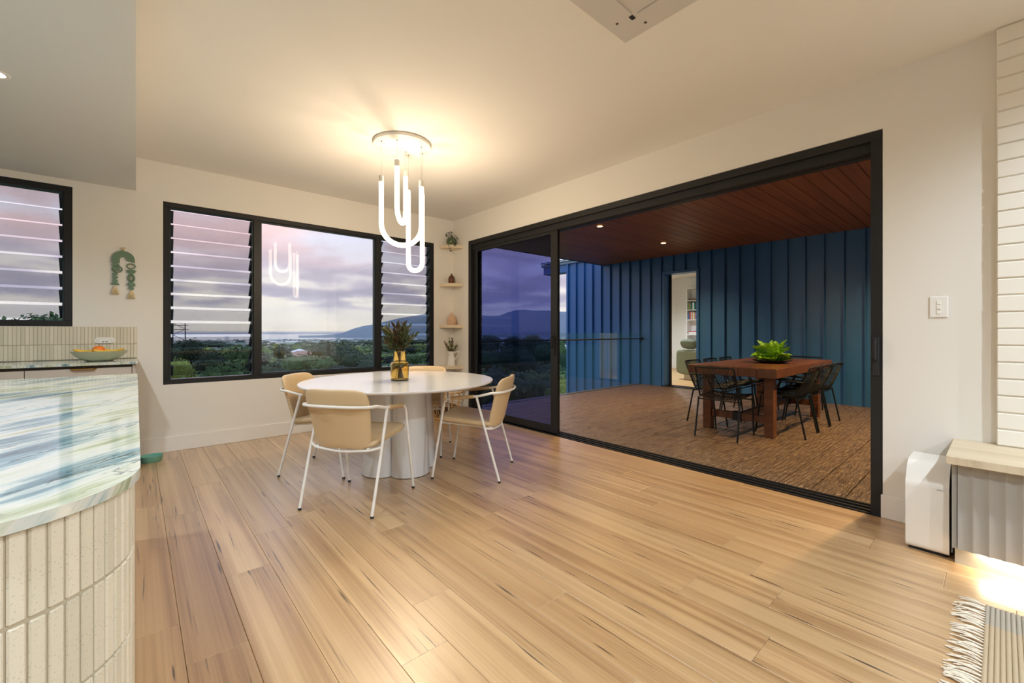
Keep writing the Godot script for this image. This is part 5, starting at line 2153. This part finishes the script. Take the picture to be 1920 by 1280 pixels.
func town() -> void:
	rng.seed = 200
	var wallm = [mat(rgb(222, 216, 204), 0.8), mat(rgb(196, 186, 168), 0.8), mat(rgb(230, 228, 222), 0.8)]
	var roofm = [mat(rgb(206, 210, 208), 0.5), mat(rgb(168, 186, 178), 0.5), mat(rgb(150, 110, 90), 0.7), mat(rgb(226, 226, 222), 0.5)]
	var kinds = [gable_house(13, 9, 3.2), gable_house(17, 10, 3.4), gable_house(10, 8, 3.0)]
	var pane = gbox(Vector3.ZERO, Vector3(1.6, 1.2, 0.08)).mesh()
	var roofw = ["pale grey", "grey-green", "brown tiled", "white"]
	# houses on the lower slope, seen past the clad wall and through the louvres
	for q in [[47.76, 150, 0], [48.46, 130, 1], [47.34, 120, 3], [48.18, 100, 1], [47.62, 210, 2], [48.60, 240, 0], [47.20, 280, 3], [48.04, 330, 0], [48.74, 72, 1], [38.74, 170, 0], [41.23, 150, 3], [43.02, 200, 1], [44.79, 160, 0], [45.64, 240, 3], [40.17, 260, 0], [5.63, 140, 3], [16.24, 190, 2], [17.24, 225, 3], [18.32, 260, 0], [14.91, 280, 0]]:
		var at = clear_spot(q[0], q[1], 10.5)
		var o = base("house", at + Vector3(0, 0.2, 0), rng.randf() * TAU)
		tag(o, "low house with %s hipped roof %s" % [roofw[q[2]], "beyond the open side of the deck" if q[0] > 46.6 else ("behind the dark door glass" if q[0] > 35.6 else "among the trees beyond the windows")], "house", "houses with %s roofs" % roofw[q[2]])
		var k = kinds[rng.randi() % 3]
		part(k[0], "walls", wallm[rng.randi() % 3], o)
		part(k[1], "roof", roofm[q[2]], o)
		for s in [-1, 1]:
			for x in [-3.0, 2.5]:
				part(pane, "window", M.black_soft, o, Vector3(x, 1.7, s * 4.0 if k == kinds[2] else s * (4.53 if k == kinds[0] else 5.03)))
	# the town on the plain, too small and too many to tell apart
	var bx = gbox(Vector3(0, 0.5, 0), Vector3(1, 1, 1)).mesh()
	for c in 3:
		var mm := MultiMesh.new()
		mm.transform_format = MultiMesh.TRANSFORM_3D
		mm.mesh = bx
		mm.instance_count = 500
		for i in 500:
			var r = rng.randf_range(900.0, 4200.0)
			var az = deg_to_rad(rng.randf_range(-25.0, 60.0))
			var p = Vector2(sin(az), -cos(az)) * r
			var tall = rng.randf() < 0.05 and r > 2500.0
			mm.set_instance_transform(i, Transform3D(Basis(Vector3.UP, rng.randf() * 3.0).scaled(Vector3(rng.randf_range(10, 34), rng.randf_range(16, 36) if tall else rng.randf_range(4, 9), rng.randf_range(10, 22))), Vector3(p.x, ground_at(p) - 0.5, p.y)))
		var mi := MultiMeshInstance3D.new()
		mi.multimesh = mm
		mi.material_override = [wallm[0], roofm[1], wallm[2]][c]
		mi.name = numbered("distant_town")
		add_child(mi)
		tag(mi, ["cream", "grey-green", "white"][c] + " low buildings of the distant coastal town", "town", "", "stuff")
	var far = crown_mesh(9, 4, 0.5, 60, 0.12)
	var mm2 := MultiMesh.new()
	mm2.transform_format = MultiMesh.TRANSFORM_3D
	mm2.mesh = far
	mm2.instance_count = 3500
	for i in 3500:
		var r = rng.randf_range(650.0, 4200.0)
		var az = deg_to_rad(rng.randf_range(-28.0, 80.0))
		var p = Vector2(sin(az), -cos(az)) * r
		var s = rng.randf_range(9.0, 20.0)
		mm2.set_instance_transform(i, Transform3D(Basis(Vector3.UP, rng.randf() * TAU).scaled(Vector3(s * 1.6, s * 0.6, s * 1.6)), Vector3(p.x, ground_at(p) - 1.5, p.y)))
	var mi2 := MultiMeshInstance3D.new()
	mi2.multimesh = mm2
	mi2.material_override = mat(rgb(62, 78, 58), 0.9)
	mi2.name = "distant_trees"
	add_child(mi2)
	tag(mi2, "dark tree cover between the buildings of the distant town", "trees", "", "stuff")
	# power pylon on the slope, seen through the louvres
	var at = on_slope(3.43, 160.0)
	var o = base("power_pylon", at)
	tag(o, "slim twin-legged steel power pylon rising above the trees", "pylon")
	var top = 15.3
	var steel = mat(rgb(96, 98, 100), 0.6)
	for s in [-1.0, 1.0]:
		g_leg(o, s, top, steel)
	for y in [0.96, 0.88]:
		part(gbox(Vector3(0, top * y, 0), Vector3(4.4, 0.22, 0.22)), "cross_arm", steel, o)
	var g = G.new()
	for k in 9:
		var y0 = top * k / 9.0
		var y1 = top * (k + 1) / 9.0
		g.tube([Vector3(-1.5 if k % 2 else 1.5, y0, 0), Vector3(1.5 if k % 2 else -1.5, y1, 0)], 0.08, 4)
	part(g, "bracing", steel, o)

func g_leg(o: Node3D, s: float, top: float, steel: Material) -> void:
	var g = G.new()
	g.tube([Vector3(s * 1.7, -1.0, 0), Vector3(s * 1.4, top, 0)], [0.22, 0.16], 6)
	part(g, "leg", steel, o)

func _ready() -> void:
	setting()
	shell()
	windows()
	sliding_door()
	chimney()
	deck()
	wing()
	balustrade()
	study()
	landscape()
	trees()
	town()
	kitchen()
	island()
	dining_table()
	dining_chair(Vector3(1.139, 0, -2.862), Vector2(0.82, -0.57), "tan leather armchair with white legs, its back to the kitchen island")
	dining_chair(Vector3(2.075, 0, -2.83), Vector2(-0.62, -0.79), "tan leather armchair with white legs, side-on, between table and sliding door")
	dining_chair(Vector3(1.20, 0, -3.694), Vector2(0.70, 0.71), "tan leather armchair with white legs under the left louvre bank of the window".replace("left louvre bank of the ", "dining "))
	dining_chair(Vector3(2.04, 0, -3.68), Vector2(-0.68, 0.73), "tan leather armchair mostly hidden behind the dining table, beside the rattan basket")
	bench()
	outdoor_table()
	for q in [[5.555, "by the threshold"], [6.065, "in the middle of that side"], [6.57, "by the clad wall"]]:
		deck_chair(Vector3(q[0], -0.02, -1.615), PI, "black wire chair, door side of the deck table, %s" % q[1])
	for q in [[5.56, "by the threshold"], [6.065, "in the middle of that side"], [6.57, "by the clad wall"]]:
		deck_chair(Vector3(q[0], -0.02, -2.42), 0.0, "black wire chair, balustrade side of the deck table, %s" % q[1])
	deck_chair(Vector3(4.89, -0.02, -2.01), PI / 2, "black wire mesh chair at the end of the deck table nearest the room".replace("nearest the room", "beside the threshold"))
	deck_chair(Vector3(7.32, -0.02, -1.95), -PI / 2, "black wire mesh chair at the end of the deck table against the clad wall")
	purifier()
	rug()
	air_conditioner()
	corner_shelves()
	basket()
	wall_hanging()
	light_switch()
	pet_bowl()
	table_vase()
	deck_plant()
